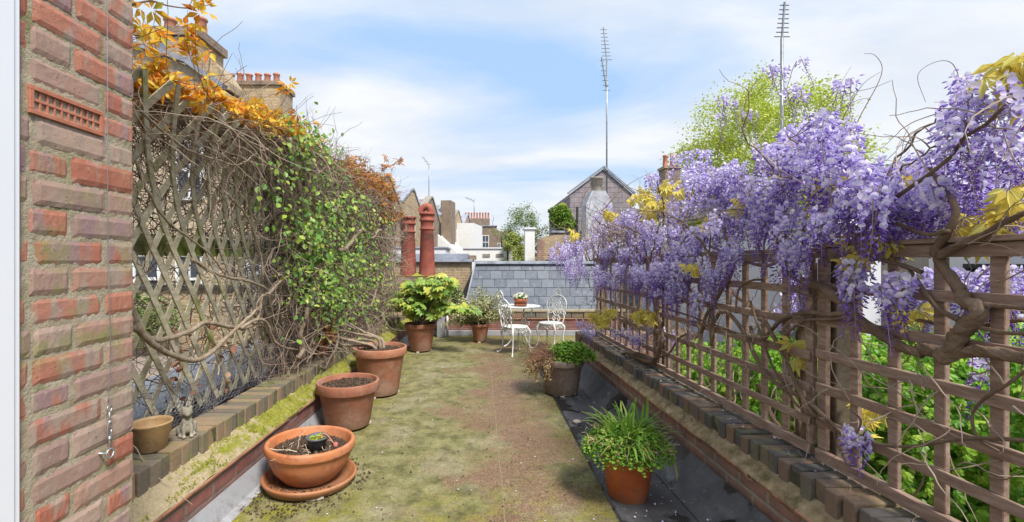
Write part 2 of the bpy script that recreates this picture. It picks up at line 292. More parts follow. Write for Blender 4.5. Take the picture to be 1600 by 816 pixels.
# ------------------------------------------------------------------ mesh helpers
class MB:
    def __init__(s): s.V = []; s.I = []; s.C = []; s.MI = []; s.n = 0
    def add(s, V, Fc, mi=0):
        V = np.asarray(V, dtype=np.float64).reshape(-1, 3)
        if isinstance(Fc, np.ndarray):
            s.I.append((Fc + s.n).ravel()); s.C.append(np.full(len(Fc), Fc.shape[1])); s.MI.append(np.full(len(Fc), mi))
        else:
            s.I.append(np.array([i for f in Fc for i in f]) + s.n); s.C.append(np.array([len(f) for f in Fc])); s.MI.append(np.full(len(Fc), mi))
        s.V.append(V); s.n += len(V); return s
    def box(s, a, b, mi=0, jit=0):
        (x0, y0, z0), (x1, y1, z1) = a, b
        V = np.array([(x0, y0, z0), (x1, y0, z0), (x1, y1, z0), (x0, y1, z0), (x0, y0, z1), (x1, y0, z1), (x1, y1, z1), (x0, y1, z1)], float)
        if jit: V += rng.normal(0, jit, V.shape)
        return s.add(V, BOXF, mi)
    def hexa(s, V, mi=0): return s.add(V, BOXF, mi)
    def beam(s, p, q, wd, th, up=(1, 0, 0), mi=0):
        p = np.array(p, float); q = np.array(q, float); d = q - p; d /= np.linalg.norm(d)
        u = np.array(up, float); u -= d * u.dot(d); u /= np.linalg.norm(u); v = np.cross(d, u)
        V = []
        for e in (p, q):
            for a, b in ((-1, -1), (1, -1), (1, 1), (-1, 1)): V.append(e + u * a * th / 2 + v * b * wd / 2)
        return s.add(np.array(V), BOXF, mi)
    def tube(s, pts, r, sides=6, mi=0, cap=True):
        p = np.asarray(pts, float); n = len(p)
        r = np.full(n, r) if np.isscalar(r) else np.asarray(r, float)
        d = np.gradient(p, axis=0); d /= (np.linalg.norm(d, axis=1)[:, None] + 1e-9)
        u = np.zeros_like(p); a = np.array([0, 0, 1.]) if abs(d[0][2]) < .9 else np.array([1., 0, 0])
        a = np.cross(d[0], a); a /= np.linalg.norm(a)
        for i in range(n):
            a = a - d[i] * a.dot(d[i]); a /= (np.linalg.norm(a) + 1e-9); u[i] = a
        v = np.cross(d, u); th = np.arange(sides) * 2 * np.pi / sides
        V = p[:, None, :] + r[:, None, None] * (np.cos(th)[None, :, None] * u[:, None, :] + np.sin(th)[None, :, None] * v[:, None, :])
        i = np.arange(n - 1)[:, None] * sides; j = np.arange(sides)[None, :]; k = (j + 1) % sides
        Q = np.stack([i + j, i + k, i + sides + k, i + sides + j], -1).reshape(-1, 4)
        s.add(V.reshape(-1, 3), Q, mi)
        if cap and sides > 3:
            s.I.append(np.arange(sides)[::-1] + s.n - n * sides); s.C.append(np.array([sides])); s.MI.append(np.array([mi]))
            s.I.append(np.arange(sides) + s.n - sides); s.C.append(np.array([sides])); s.MI.append(np.array([mi]))
        return s
    def lathe(s, prof, seg=40, c=(0, 0, 0), mi=0, wob=0):
        pr = np.array(prof, float); n = len(pr); th = np.arange(seg) * 2 * np.pi / seg
        rr = pr[:, 0][:, None] * (1 + wob * np.sin(2 * th + 1)[None, :])
        V = np.stack([rr * np.cos(th) + c[0], rr * np.sin(th) + c[1], np.repeat(pr[:, 1][:, None], seg, 1) + c[2]], -1)
        i = np.arange(n - 1)[:, None] * seg; j = np.arange(seg)[None, :]; k = (j + 1) % seg
        return s.add(V.reshape(-1, 3), np.stack([i + j, i + k, i + seg + k, i + seg + j], -1).reshape(-1, 4), mi)
    def ball(s, c, r, seg=12, ring=8, mi=0):
        r = (r, r, r) if np.isscalar(r) else r
        a = [(max(1e-4, math.sin(math.pi * i / ring)), -math.cos(math.pi * i / ring)) for i in range(ring + 1)]
        pr = np.array(a); th = np.arange(seg) * 2 * np.pi / seg
        V = np.stack([pr[:, 0][:, None] * np.cos(th) * r[0] + c[0], pr[:, 0][:, None] * np.sin(th) * r[1] + c[1], np.repeat(pr[:, 1][:, None], seg, 1) * r[2] + c[2]], -1)
        i = np.arange(ring)[:, None] * seg; j = np.arange(seg)[None, :]; k = (j + 1) % seg
        return s.add(V.reshape(-1, 3), np.stack([i + j, i + k, i + seg + k, i + seg + j], -1).reshape(-1, 4), mi)
    def ring(s, c, r, t, ax_u, ax_v, n=16, sides=5, arc=(0, 2 * math.pi), mi=0):
        c = np.array(c, float); u = np.array(ax_u, float); v = np.array(ax_v, float)
        ru, rv = (r, r) if np.isscalar(r) else r
        th = np.linspace(arc[0], arc[1], n + 1)
        return s.tube(c + np.outer(np.cos(th) * ru, u) + np.outer(np.sin(th) * rv, v), t, sides, mi)
    def sheet(s, fn, nu, nv, mi=0):
        V = np.array([fn(i / nu, j / nv) for i in range(nu + 1) for j in range(nv + 1)])
        i = np.arange(nu)[:, None] * (nv + 1); j = np.arange(nv)[None, :]
        return s.add(V, np.stack([i + j, i + nv + 1 + j, i + nv + 2 + j, i + j + 1], -1).reshape(-1, 4), mi)
    def scatter(s, tv, tf, mats, pos, mi=0):
        """copies of a template under (N,3,3) matrices at (N,3) positions"""
        n = len(pos)
        if not n: return s
        V = np.einsum('nij,kj->nki', mats, tv) + pos[:, None, :]
        Fc = (np.arange(n)[:, None, None] * len(tv) + tf[None]).reshape(-1, tf.shape[1])
        return s.add(V.reshape(-1, 3), Fc, mi)
    def build(s, name, mat, parent=None, smooth=False, bevel=0, loc=None, seg=1):
        me = bpy.data.meshes.new(name)
        if s.n:
            V = np.concatenate(s.V); I = np.concatenate(s.I); Cn = np.concatenate(s.C); Mi = np.concatenate(s.MI)
            me.vertices.add(len(V)); me.vertices.foreach_set('co', V.ravel())
            me.loops.add(len(I)); me.loops.foreach_set('vertex_index', I.astype(np.int32))
            me.polygons.add(len(Cn)); st = np.concatenate([[0], np.cumsum(Cn)[:-1]])
            me.polygons.foreach_set('loop_start', st.astype(np.int32))
            me.polygons.foreach_set('material_index', Mi.astype(np.int32))
            me.polygons.foreach_set('use_smooth', np.full(len(Cn), bool(smooth)))
            me.update(calc_edges=True); me.validate()
        for m in (mat if isinstance(mat, (list, tuple)) else [mat]): me.materials.append(MT[m] if isinstance(m, str) else m)
        o = bpy.data.objects.new(name, me); COL.objects.link(o)
        if parent is not None: o.parent = parent
        if loc is not None: o.location = loc
        if bevel:
            b = o.modifiers.new('bevel', 'BEVEL'); b.width = bevel; b.segments = seg; b.limit_method = 'ANGLE'
        return o
BOXF = np.array([(0, 3, 2, 1), (4, 5, 6, 7), (0, 1, 5, 4), (1, 2, 6, 5), (2, 3, 7, 6), (3, 0, 4, 7)])
def tag(o, label=None, cat=None, group=None, kind=None):
    if label: o['label'] = label
    if cat: o['category'] = cat
    if group: o['group'] = group
    if kind: o['kind'] = kind
    return o
def thing(name, label, cat, loc=(0, 0, 0), rz=0, group=None):
    o = bpy.data.objects.new(name, None); COL.objects.link(o); o.location = loc; o.rotation_euler = (0, 0, rz); o.empty_display_size = .1
    return tag(o, label, cat, group)
def copytree(o, parent=None):
    c = o.copy(); COL.objects.link(c)
    if parent is not None: c.parent = parent
    for ch in list(o.children): copytree(ch, c)
    return c
def smooth_path(pts, n=8):
    p = np.array(pts, float)
    if len(p) < 3: return np.array([p[0] + (p[-1] - p[0]) * t for t in np.linspace(0, 1, n + 1)])
    q = np.vstack([2 * p[0] - p[1], p, 2 * p[-1] - p[-2]]); outp = []
    for i in range(1, len(q) - 2):
        a, b, c, d = q[i - 1], q[i], q[i + 1], q[i + 2]
        for k in range(n):
            t = k / n; outp.append(.5 * (2 * b + (c - a) * t + (2 * a - 5 * b + 4 * c - d) * t * t + (3 * b - a - 3 * c + d) * t ** 3))
    outp.append(p[-1]); return np.array(outp)
def rnd_rots(n, up=0.0, size=(1, 1)):
    """random frames (columns), their z axis drawn towards +Z by up"""
    z = rng.normal(size=(n, 3)); z[:, 2] = np.abs(z[:, 2]) if up > 0 else z[:, 2]; z[:, 2] += up * 1.5
    z /= np.linalg.norm(z, axis=1)[:, None]
    a = rng.normal(size=(n, 3)); x = np.cross(a, z); x /= np.linalg.norm(x, axis=1)[:, None]; y = np.cross(z, x)
    s = rng.uniform(size[0], size[1], n)
    return np.stack([x, y, z], -1) * s[:, None, None]
def facing_rots(n, d, spread, size):
    z = np.array(d, float)[None] + rng.normal(0, spread, (n, 3)); z /= np.linalg.norm(z, axis=1)[:, None]
    dn = np.array([0, 0, -1.])[None] + rng.normal(0, .45, (n, 3)); y = dn - z * (dn * z).sum(1)[:, None]; y /= np.linalg.norm(y, axis=1)[:, None]
    x = np.cross(y, z); s = rng.uniform(size[0], size[1], n)
    return np.stack([x, y, z], -1) * s[:, None, None]
# leaf templates: leaf lies in xy, tip towards +y, normal +z, unit length
def T_oval(w_=.35):
    v = np.array([(0, 0, 0), (w_ * .9, .35, .08), (w_ * .8, .7, .05), (0, 1, -.05), (-w_ * .8, .7, .05), (-w_ * .9, .35, .08), (0, .5, -.03)])
    f = np.array([(0, 1, 6), (1, 2, 6), (2, 3, 6), (3, 4, 6), (4, 5, 6), (5, 0, 6)]); return v, f
def T_star(lobes, depth, w_=1.0, cup=.12, span=250):
    pts = [(0, 0, 0)]; n = lobes
    for i in range(n):
        a = R(-span / 2 + span * i / (n - 1)); l = 1.0 - .35 * abs(i - (n - 1) / 2) / ((n - 1) / 2)
        pts.append((math.sin(a) * l * w_ * .5, .35 + math.cos(a) * l * .62, -cup * l))
        if i < n - 1:
            a2 = a + R(span / (n - 1) / 2); pts.append((math.sin(a2) * depth * w_ * .5, .35 + math.cos(a2) * depth * .62, 0))
    c = len(pts); pts.append((0, .35, cup * .4)); f = [(i, i + 1, c) for i in range(1, c - 1)] + [(0, 1, c), (c - 1, 0, c)]
    return np.array(pts), np.array(f)
def T_palm(n=5, w_=.17, span=190):
    V = []; Fc = []
    for i in range(n):
        a = R(-span / 2 + span * i / (n - 1)); l = 1 - .25 * abs(i - (n - 1) / 2) / ((n - 1) / 2)
        d = np.array([math.sin(a), math.cos(a), -.25]); s_ = np.array([math.cos(a), -math.sin(a), 0]); b = len(V)
        V += [d * .08, d * .55 * l + s_ * w_ + (0, 0, .06), d * l + (0, 0, -.1), d * .55 * l - s_ * w_ + (0, 0, .06)]
        Fc.append((b, b + 1, b + 2, b + 3))
    return np.array(V), np.array(Fc)
IVY = T_star(5, .62); STAR = T_star(9, .45, 1.0, .15, 290); OVAL = T_oval(); PALM = T_palm(); NARROW = T_oval(.16); ROUND = T_oval(.5)
QUADL = (np.array([(0, 0, 0), (.28, .5, .05), (0, 1, -.05), (-.28, .5, .05)]), np.array([(0, 1, 2, 3)]))
def walk(p, d, n, step, wob, pull=(0, 0, 0), curl=.0):
    p = np.array(p, float); d = np.array(d, float); d /= np.linalg.norm(d); o = [p.copy()]
    bend = rng.normal(0, curl, 3)
    for _ in range(n):
        d = d + rng.normal(0, wob, 3) + np.array(pull) + bend; d /= np.linalg.norm(d); p = p + d * step; o.append(p.copy())
    return np.array(o)
def taper(n, a, b): return np.linspace(a, b, n)
# ================================================================== SETTING
m = MB(); m.add(np.array([(-400, -400, -7.), (400, -400, -7.), (400, 600, -7.), (-400, 600, -7.)]), np.array([(0, 1, 2, 3)]))
tag(m.build('ground', 'asphalt'), kind='structure')
# deck of the terrace: one sheet over a slab
m = MB(); m.sheet(lambda u, v: (-1.62 + u * 2.375, .2 + v * 8.32, (.003 if u > .7389 else 0) + .004 * mn.noise(Vector((u * 5, v * 14, 0)))), 24, 80)
tag(m.build('terrace_floor', 'mossy_felt', smooth=True), kind='structure')
m = MB(); m.box((-2.0, -.6, -1.0), (3.2, 8.9, -.03)); tag(m.build('roof_slab', 'stock_dark'), kind='structure')
# lapped seam of the felt
m = MB(); ys = np.linspace(.3, 8.45, 120)
m.tube([(.135 + .004 * math.sin(y * 5) + .003 * mn.noise(Vector((y * 9, 0, 0))), y, .003) for y in ys], .0045, 5)
m.beam((.30, .3, .003), (.30, 8.4, .003), .002, .33, (1, 0, 0))
m = MB(); m.tube([(.135 + .004 * math.sin(y * 5) + .003 * mn.noise(Vector((y * 9, 0, 0))), y, .000) for y in ys], .0045, 5)
for y0 in (): m.tube([(-1.35 + .1 * i, y0 + .01 * math.sin(i * 1.3), .002) for i in range(21)], .0035, 4)
tag(m.build('floor_seam', M('seam', [(0, (.13, .10, .05)), (1, (.36, .32, .20))], 30, bump=.6)), kind='structure')
# black gutter felt on the right: lower lay, raised strip, upstand against the wall
m = MB()
m.sheet(lambda u, v: (.745 + u * .66, .2 + v * 5.8, .006 + .004 * mn.noise(Vector((u * 3, v * 18, 3)))), 16, 70)
m.sheet(lambda u, v: (.755 + u * .17, .2 + v * 5.8, .020 - .004 * u + .005 * mn.noise(Vector((u * 3, v * 22, 9)))), 6, 70)
m.sheet(lambda u, v: (.925 + u * .004, .2 + v * 5.8, .006 + .010 * (1 - u)), 1, 70)
m.sheet(lambda u, v: (xr(v * 6) - .20 + u * .19 + .0 * v, v * 6.0, .012 + .17 * u ** 1.6 + .006 * mn.noise(Vector((u * 4, v * 20, 5)))), 8, 80)
m.sheet(lambda u, v: (.745 + .012 * u, .2 + v * 5.8, .004 + .016 * u), 1, 70)
tag(m.build('gutter', 'gutter_felt', smooth=True), kind='structure')

# ---- parapets
MT['joint_dark'] = M('joint_dark', [(0, (.05, .045, .03)), (1, (.12, .11, .07))], 20, bump=.8)
def parapet_part_sheet(name, fn, nv, mat, par, nu=1, y0=-.4, y1=6.0, smooth=False):
    m = MB(); m.sheet(lambda u, v: fn(u, y0 + v * (y1 - y0)), nu, nv); return m.build(name, mat, par, smooth)
def slabs(name, fx, x0, x1, z0, z1, mat, par, y0, y1, bevel=0):
    m = MB(); V = []
    for y in (y0, y1):
        for x, z in ((x0, z0), (x1, z0), (x1, z1), (x0, z1)): V.append((fx(y) + x, y, z))
    V = np.array(V)[[0, 1, 5, 4, 3, 2, 6, 7]]
    m.hexa(V); return m.build(name, mat, par, bevel=bevel)
def coping(name, fx, xa, xb, y0, y1, zt, zb, mat, par, jit=1.0):
    m = MB(); y = y0
    while y < y1:
        w_ = .0645 + rng.normal(0, .0012); dx = rng.normal(0, .006 * jit); dz = rng.normal(0, .0022 * jit); tw = rng.normal(0, .003); a, b = min(xa, xb), max(xa, xb)
        V = np.array([(fx(y) + a + dx, y - tw, zb), (fx(y) + b + dx, y + tw, zb), (fx(y) + b + dx, y + w_ + tw, zb), (fx(y) + a + dx, y + w_ - tw, zb)])
        T = V.copy(); T[:, 2] = zt + dz; T[:, 2] += rng.normal(0, .0015, 4); T[:, :2] += rng.normal(0, .002, (4, 2))
        m.hexa(np.vstack([V, T])); y += .075
    o = m.build(name, mat, par, bevel=.006, seg=2)
    j = MB(); V = []
    for yy in (y0 - .002, y1):
        for x, z in ((min(xa, xb) + .010, zb - .002), (max(xa, xb) - .010, zb - .002), (max(xa, xb) - .010, zt - .016), (min(xa, xb) + .016, zt - .016)): V.append((fx(yy) + x, yy, z))
    j.hexa(np.array(V)[[0, 1, 5, 4, 3, 2, 6, 7]]); j.build('mortar_joint', 'joint_dark', par); return o
def tiles(fx, sgn, y0, y1, z, par):
    """two courses of creasing tile, the ends broken and uneven"""
    for k, (nose, zz) in enumerate(((.0, z), (.012, z - .016))):
        m = MB(); y = y0
        while y < y1:
            l = rng.uniform(.14, .19); e = sgn * (nose + abs(rng.normal(0, .005))); dz = rng.normal(0, .002)
            xa, xb = sorted((e, sgn * .10))
            m.hexa(np.array([(fx(y) + xa, y, zz - .013 + dz), (fx(y) + xb, y, zz - .013), (fx(y + l) + xb, y + l - .004, zz - .013), (fx(y + l) + xa, y + l - .004, zz - .013 + dz),
                             (fx(y) + xa, y, zz + dz), (fx(y) + xb, y, zz + .002), (fx(y + l) + xb, y + l - .004, zz + .002), (fx(y + l) + xa, y + l - .004, zz + dz)])); y += l
        m.build('creasing_tiles', 'tile_red', par, bevel=.003)
pr = thing('parapet_wall', 'low brick parapet with dark coping under the brown square trellis', 'parapet', (0, 0, 0), 0, 'low parapets round the terrace')
slabs('wall_core', xr, .018, .28, .0, .285, 'parapet_brick', pr, -.5, 5.98)
tiles(xr, 1, -.4, 5.97, .305, pr)
parapet_part_sheet('mortar_fillet', lambda u, y: (xr(y) + .006 + u * .09, y, .306 + .006 * min(u * 6, 1) + u * .055 + .007 * mn.noise(Vector((u * 6, y * 9, 1)))), 420, 'fillet', pr, 7, -.4, 5.97, True)
coping('coping_bricks', xr, .075, .29, -.4, 5.95, .448, .325, 'coping_brick', pr)
pl = thing('parapet_wall', 'low brick parapet with mossy ledge below the diamond lattice', 'parapet', (0, 0, 0), 0, 'low parapets round the terrace')
slabs('wall_core', xl, -.36, -.022, .0, .235, 'parapet_brick_red', pl, .3, 8.5)
tiles(xl, -1, .4, 8.5, .258, pl)
parapet_part_sheet('mortar_fillet', lambda u, y: (xl(y) - .008 - u * .135, y, .262 + .014 * min(u * 5, 1) + u * .075 + .012 * mn.noise(Vector((u * 6, y * 9, 1)))), 520, 'fillet_moss', pl, 9, .4, 8.45, True)
m = MB(); m.sheet(lambda u, v: (xl(v * 8.5) + .03 - .047 * u, v * 8.5, .0 + .125 * u + .003 * mn.noise(Vector((u * 4, v * 40, 2)))), 4, 120)
m.sheet(lambda u, v: (xl(v * 8.5) + .075 - .05 * u, v * 8.5, .003 + .012 * u), 2, 120)
m.build('felt_upstand', 'felt_grey', pl, True)
coping('coping_bricks', xl, -.13, -.345, .4, 8.5, .448, .30, 'coping_brick_tan', pl, 1.1)
# back parapet, across; and the return where the terrace widens behind the wisteria
pb = thing('parapet_wall', 'low parapet across the far end with grey upstand, before the slates', 'parapet', (0, 0, 0), 0, 'low parapets round the terrace')
m = MB(); m.box((-1.62, 8.52, 0), (3.1, 8.78, .30)); m.build('wall_core', 'parapet_brick_red', pb)
m = MB(); x = -1.2
while x < 3.1:
    m.box((x, 8.50, .31), (x + .16, 8.62, .328)); x += .165
m.build('creasing_tiles', 'tile_red', pb, bevel=.003)
m = MB(); x = -1.2
while x < 3.1:
    m.box((x, 8.555 + rng.normal(0, .004), .33), (x + .215, 8.775, .435)); x += .225
m.build('brick_course', 'coping_brick', pb, bevel=.005)
m = MB(); m.box((-1.6, 8.54, .436), (3.1, 8.80, .475), jit=.001); m.build('coping_slab', M('cap', [(0, (.20, .17, .12)), (1, (.36, .31, .22))], 12, bump=.8), pb, bevel=.006)
m = MB(); m.box((-1.28, 8.485, 0), (3.1, 8.518, .105)); m.build('felt_upstand', 'felt_grey', pb, bevel=.008)
pj = thing('parapet_wall', 'short brick return hidden behind the far wisteria', 'parapet', (0, 0, 0), 0, 'low parapets round the terrace')
m = MB(); m.box((1.26, 5.99, 0), (2.9, 6.2, .30)); m.box((2.7, 6.2, 0), (2.9, 8.48, .30)); m.build('wall_core', 'parapet_brick', pj)
m = MB(); m.box((1.30, 5.985, .302), (2.92, 6.22, .44)); m.box((2.69, 6.222, .302), (2.915, 8.48, .44)); m.build('coping_bricks', 'coping_brick', pj, bevel=.006)
m = MB(); m.sheet(lambda u, v: (.74 + u * 1.96, 5.98 + v * 2.54, .003), 4, 4); tag(m.build('far_floor', 'mossy_felt'), kind='structure')
# grey pier and white pipe beside the big-leaved pot
pier = thing('wall_pier', 'short grey rendered pier behind the broad-leaved potted shrub', 'pier', (-.72, 8.36, 0))
m = MB(); m.box((-.07, -.06, 0), (.07, .12, .62)); m.build('shaft', 'felt_grey', pier, bevel=.01)
m = MB(); m.box((-.09, -.08, .622), (.09, .14, .66)); m.build('cap', 'coping_brick', pier, bevel=.006)
m = MB(); m.tube([(-.60, 8.38, 0), (-.60, 8.38, .55)], .022, 10); tag(m.build('drain_pipe', 'white_paint', smooth=True), 'short white pipe standing against the far parapet', 'pipe')

# ---- house wall at the left with air brick
hw = thing('house_wall', 'red brick house wall with sandy mortar, close at the left', 'wall', (0, 0, 0))
XF = -1.10; YC = 1.446
mb = MB(); 
def brick_face(y0, y1, z0, z1):
    nu, nv = 12, 5; out_ = []; sx = rng.uniform(0, 99); prt = rng.normal(0, .0012)
    for i in range(nu + 1):
        for j in range(nv + 1):
            u, v = i / nu, j / nv; e = min(u * (y1 - y0), (1 - u) * (y1 - y0), v * (z1 - z0), (1 - v) * (z1 - z0))
            nz = mn.noise(Vector((sx + u * (y1 - y0) * 60, v * 5, 0))); n2 = mn.noise(Vector((sx + u * 9, v * 3 + 7, 4)))
            y = y0 + u * (y1 - y0); z = z0 + v * (z1 - z0)
            if i in (0, nu): y += nz * .0022 * (1 if i == 0 else -1)
            if j in (0, nv): z += nz * .0018
            dep = -.0035 if e < 1e-6 else (-.0 if e > .004 else -.0006)
            if i in (0, nu) and j in (0, nv): y += .0015 * (1 if i == 0 else -1); z += .0015 * (1 if j == 0 else -1)
            out_.append((XF + dep + prt + n2 * .0010, y, z))
    b0 = len(out_); Fc = []
    for i in range(nu):
        for j in range(nv): a = i * (nv + 1) + j; Fc.append((a, a + nv + 1, a + nv + 2, a + 1))
    # skirt
    per = [i * (nv + 1) for i in range(nu + 1)] + [nu * (nv + 1) + j for j in range(1, nv + 1)] + [i * (nv + 1) + nv for i in range(nu - 1, -1, -1)] + [j for j in range(nv - 1, 0, -1)]
    for k in per: out_.append((XF - .03, out_[k][1], out_[k][2]))
    n = len(per)
    for k in range(n): Fc.append((per[k], b0 + k, b0 + (k + 1) % n, per[(k + 1) % n]))
    mb.add(np.array(out_), Fc)
for c_ in range(-2, 46):
    z0 = .04 + c_ * .075; z1 = z0 + .066
    row = [.1025, .215, .1025, .215, .215] if c_ % 2 == 0 else [.215, .1025, .215, .1025, .215]
    if c_ in (23,): row = [.0, .0] ; 
    y = YC
    if c_ == 23: segs = [(1.336, YC)] + [(.86, 1.085)]
    else:
        segs = []
        for l in row:
            l2 = l + rng.normal(0, .004); segs.append((y - l2, y)); y -= l2 + .0105
            if y < .9: break
    for a, b in segs: brick_face(a, b, z0 + rng.normal(0, .0015), z1 + rng.normal(0, .0015))
# the end face of the corner, seen only from the side
for c_ in range(-2, 46):
    z0 = .04 + c_ * .075
    x = XF - .006; k = c_ % 2
    while x > -1.9:
        l = .215 if k else .1025; mb.box((x - l, YC - .05, z0), (x - .006, YC + rng.normal(0, .001), z0 + .064)); x -= l + .01; k = 1 - k
mb.build('bricks', 'reveal_brick', hw, smooth=False)
m = MB(); m.sheet(lambda u, v: (XF - .0030 + .0026 * mn.noise(Vector((u * 26, v * 130, 0))) , 1.084 + u * (YC - 1.084 - .004), -.2 + v * 3.7), 46, 420)
m.box((-2.4, -.3, -.5), (XF - .02, YC - .004, 3.6)); m.build('mortar', 'reveal_mortar', hw, True)
m = MB(); ya, yb, za, zb = 1.108, 1.326, 1.762, 1.832; X0, X1 = XF - .012, XF + .005
fr = .011
m.box((X0, ya, za), (X1, yb, za + fr)); m.box((X0, ya, zb - fr), (X1, yb, zb)); m.box((X0, ya, za + fr), (X1, ya + fr, zb - fr)); m.box((X0, yb - fr, za + fr), (X1, yb, zb - fr))
nh = 10; st = (yb - ya - 2 * fr) / nh
for i in range(1, nh): m.box((X0, ya + fr + i * st - .003, za + fr), (X1 - .004, ya + fr + i * st + .003, zb - fr))
m.box((X0, ya + fr, (za + zb) / 2 - .003), (X1 - .0035, yb - fr, (za + zb) / 2 + .003))
ab = m.build('air_brick', M('airbrick', [(0, (.36, .12, .07)), (1, (.50, .21, .14))], 20, bump=.3), hw, bevel=.001)
m = MB(); m.box((X0 - .004, ya + fr / 2, za + fr / 2), (X0 + .001, yb - fr / 2, zb - fr / 2)); m.build('vent_back', 'post_dark', ab)
# door frame and wire
df = thing('door_frame', 'pale lavender-white door frame beside the brick wall', 'door frame', (0, 0, 0))
m = MB(); m.box((-1.3, .30, -.3), (-1.088, 1.079, 3.6)); m.build('jamb', 'white_frame', df, bevel=.004)
m = MB(); m.box((-1.0875, .30, -.3), (-1.083, 1.060, 3.6)); m.build('stop', 'white_frame', df, bevel=.002)
wr = thing('wire_rope', 'slack grey wire with turnbuckle hanging down the brick wall', 'wire', (0, 0, 0))
pts = smooth_path([(-1.078, 1.317, 2.6), (-1.080, 1.318, 2.2), (-1.082, 1.322, 1.8), (-1.084, 1.327, 1.4), (-1.086, 1.338, 1.15), (-1.086, 1.330, .985)], 10)
m = MB(); m.tube(pts, .0011, 5); m.build('cable', 'wire', wr, True)
m = MB(); yy = 1.330; X = -1.083
m.ring((X, yy, .968), .009, .0022, (0, 1, 0), (0, 0, 1), 14, 6); m.tube([(X, yy, .959), (X, yy, .925)], .0026, 8)
m.ring((X, yy, .905), (.007, .026), .0024, (0, 1, 0), (0, 0, 1), 20, 6); m.tube([(X, yy, .888), (X, yy, .850)], .0026, 8); m.ball((X, yy, .929), .0055); m.ball((X, yy, .881), .0055)
m.build('turnbuckle', 'steel', wr, True)
m = MB(); m.ring((X + .002, yy, .838), .013, .0028, (0, 1, 0), (0, 0, 1), 18, 6); m.tube([(X, yy - .01, .842), (XF - .02, yy - .022, .846)], .003, 8); m.build('eye_bolt', 'steel', wr, True)
# ================================================================== BACKGROUND BUILDINGS
def window(par, x0, x1, z0, z1, y, axis='y', sgn=-1, bars=1, name='window'):
    """sash window; axis 'y': wall facing -Y at y; axis 'x': wall facing +X at x=y, spanning x0..x1 in Y"""
    def bx(mm, a0, a1, d0, d1, b0, b1):
        lo, hi = sorted((y + sgn * d0, y + sgn * d1))
        if axis == 'y': mm.box((a0, lo, b0), (a1, hi, b1))
        else: mm.box((lo, a0, b0), (hi, a1, b1))
    m = MB(); t = .06
    bx(m, x0, x0 + t, .0, .05, z0, z1); bx(m, x1 - t, x1, .0, .05, z0, z1); bx(m, x0 + t, x1 - t, .0, .05, z0, z0 + t); bx(m, x0 + t, x1 - t, .0, .05, z1 - t, z1)
    bx(m, x0 + t, x1 - t, .0, .045, (z0 + z1) / 2 - .03, (z0 + z1) / 2 + .03)
    for i in range(1, bars + 1): xx = x0 + (x1 - x0) * i / (bars + 1); bx(m, xx - .015, xx + .015, .0, .04, z0 + t, z1 - t)
    f = m.build(name, 'white_paint', par)
    g = MB(); bx(g, x0 + t / 2, x1 - t / 2, -.01, .02, z0 + t / 2, z1 - t / 2); g.build('pane', 'glass', f); return f
def pots(par, xs, y, z, h, r, mat='pot_red_far', dy=0):
    for i, x in enumerate(xs):
        m = MB(); hh = h * (1 + .04 * (i % 2)); m.lathe([(r * 1.1, 0), (r, hh * .1), (r * .82, hh * .85), (r * 1.05, hh * .9), (r, hh), (r * .7, hh), (r * .65, hh * .7), (0, hh * .7)], 14, (x, y + dy * i, z)); m.build('chimney_pot', mat, par, True)
def poly_wall(pts, y0, y1, mat, par, name='wall', axis='y'):
    """polygon (a, z) extruded between y0 and y1"""
    n = len(pts)
    if axis == 'y': V = [(a, y0, z) for a, z in pts] + [(a, y1, z) for a, z in pts]
    else: V = [(y0, a, z) for a, z in pts] + [(y1, a, z) for a, z in pts]
    m = MB(); m.add(np.array(V), [tuple(range(n)), tuple(range(2 * n - 1, n - 1, -1))] + [(i, (i + 1) % n, n + (i + 1) % n, n + i) for i in range(n)]); return m.build(name, mat, par)
def bxp(name, a, b, mat, par, bevel=0): m = MB(); m.box(a, b); return m.build(name, mat, par, bevel=bevel)

# ---- slate mansard just beyond the far parapet
sr = thing('slate_roof', 'steep grey slate roof slope with lead ridge, beyond the tea table', 'roof', (0, 0, 0))
m = MB(); zb, zt, yb_, yt_ = -.4, 1.36, 9.15, 9.78; rows = 10; th = .012
sl = (yt_ - yb_) / (zt - zb)
for r_ in range(rows):
    z0 = zb + r_ * .178; 
    xl0 = -.46 + (z0 - zb) * .215
    x = xl0 + (0 if r_ % 2 else -.125); 
    while x < 3.4:
        a, b = max(x, xl0), x + .243; dz = rng.normal(0, .002); q = rng.normal(0, .0025)
        if b - a > .04:
            y0 = yb_ + (z0 - zb) * sl; z1 = z0 + .20; y1 = yb_ + (z1 - zb) * sl
            m.hexa(np.array([(a, y0 - .022 + q, z0 + dz), (b, y0 - .022 - q, z0 + dz), (b, y0 - .010, z0), (a, y0 - .010, z0), (a, y1 - .010, z1), (b, y1 - .010, z1), (b, y1 + .002, z1), (a, y1 + .002, z1)]))
        x += .25
m.build('slates', 'slate', sr)
m = MB(); V = np.array([(-.48, yb_, zb), (3.5, yb_, zb), (3.5, 12.5, zb), (-.9, 12.5, zb), (-.09, yt_ + .01, zt), (3.5, yt_ + .01, zt), (3.5, 12.5, zt), (-.09, 12.5, zt)]); m.hexa(V); m.build('roof_body', 'coping_dark', sr)
bxp('lead_ridge', (-.10, 9.70, 1.33), (3.5, 9.95, 1.385), 'lead', sr, .01)
m = MB(); m.beam((-.50, yb_ - .03, zb), (-.10, yt_ - .03, zt), .09, .03, (1, 0, 0)); m.build('hip_flashing', 'lead', sr)
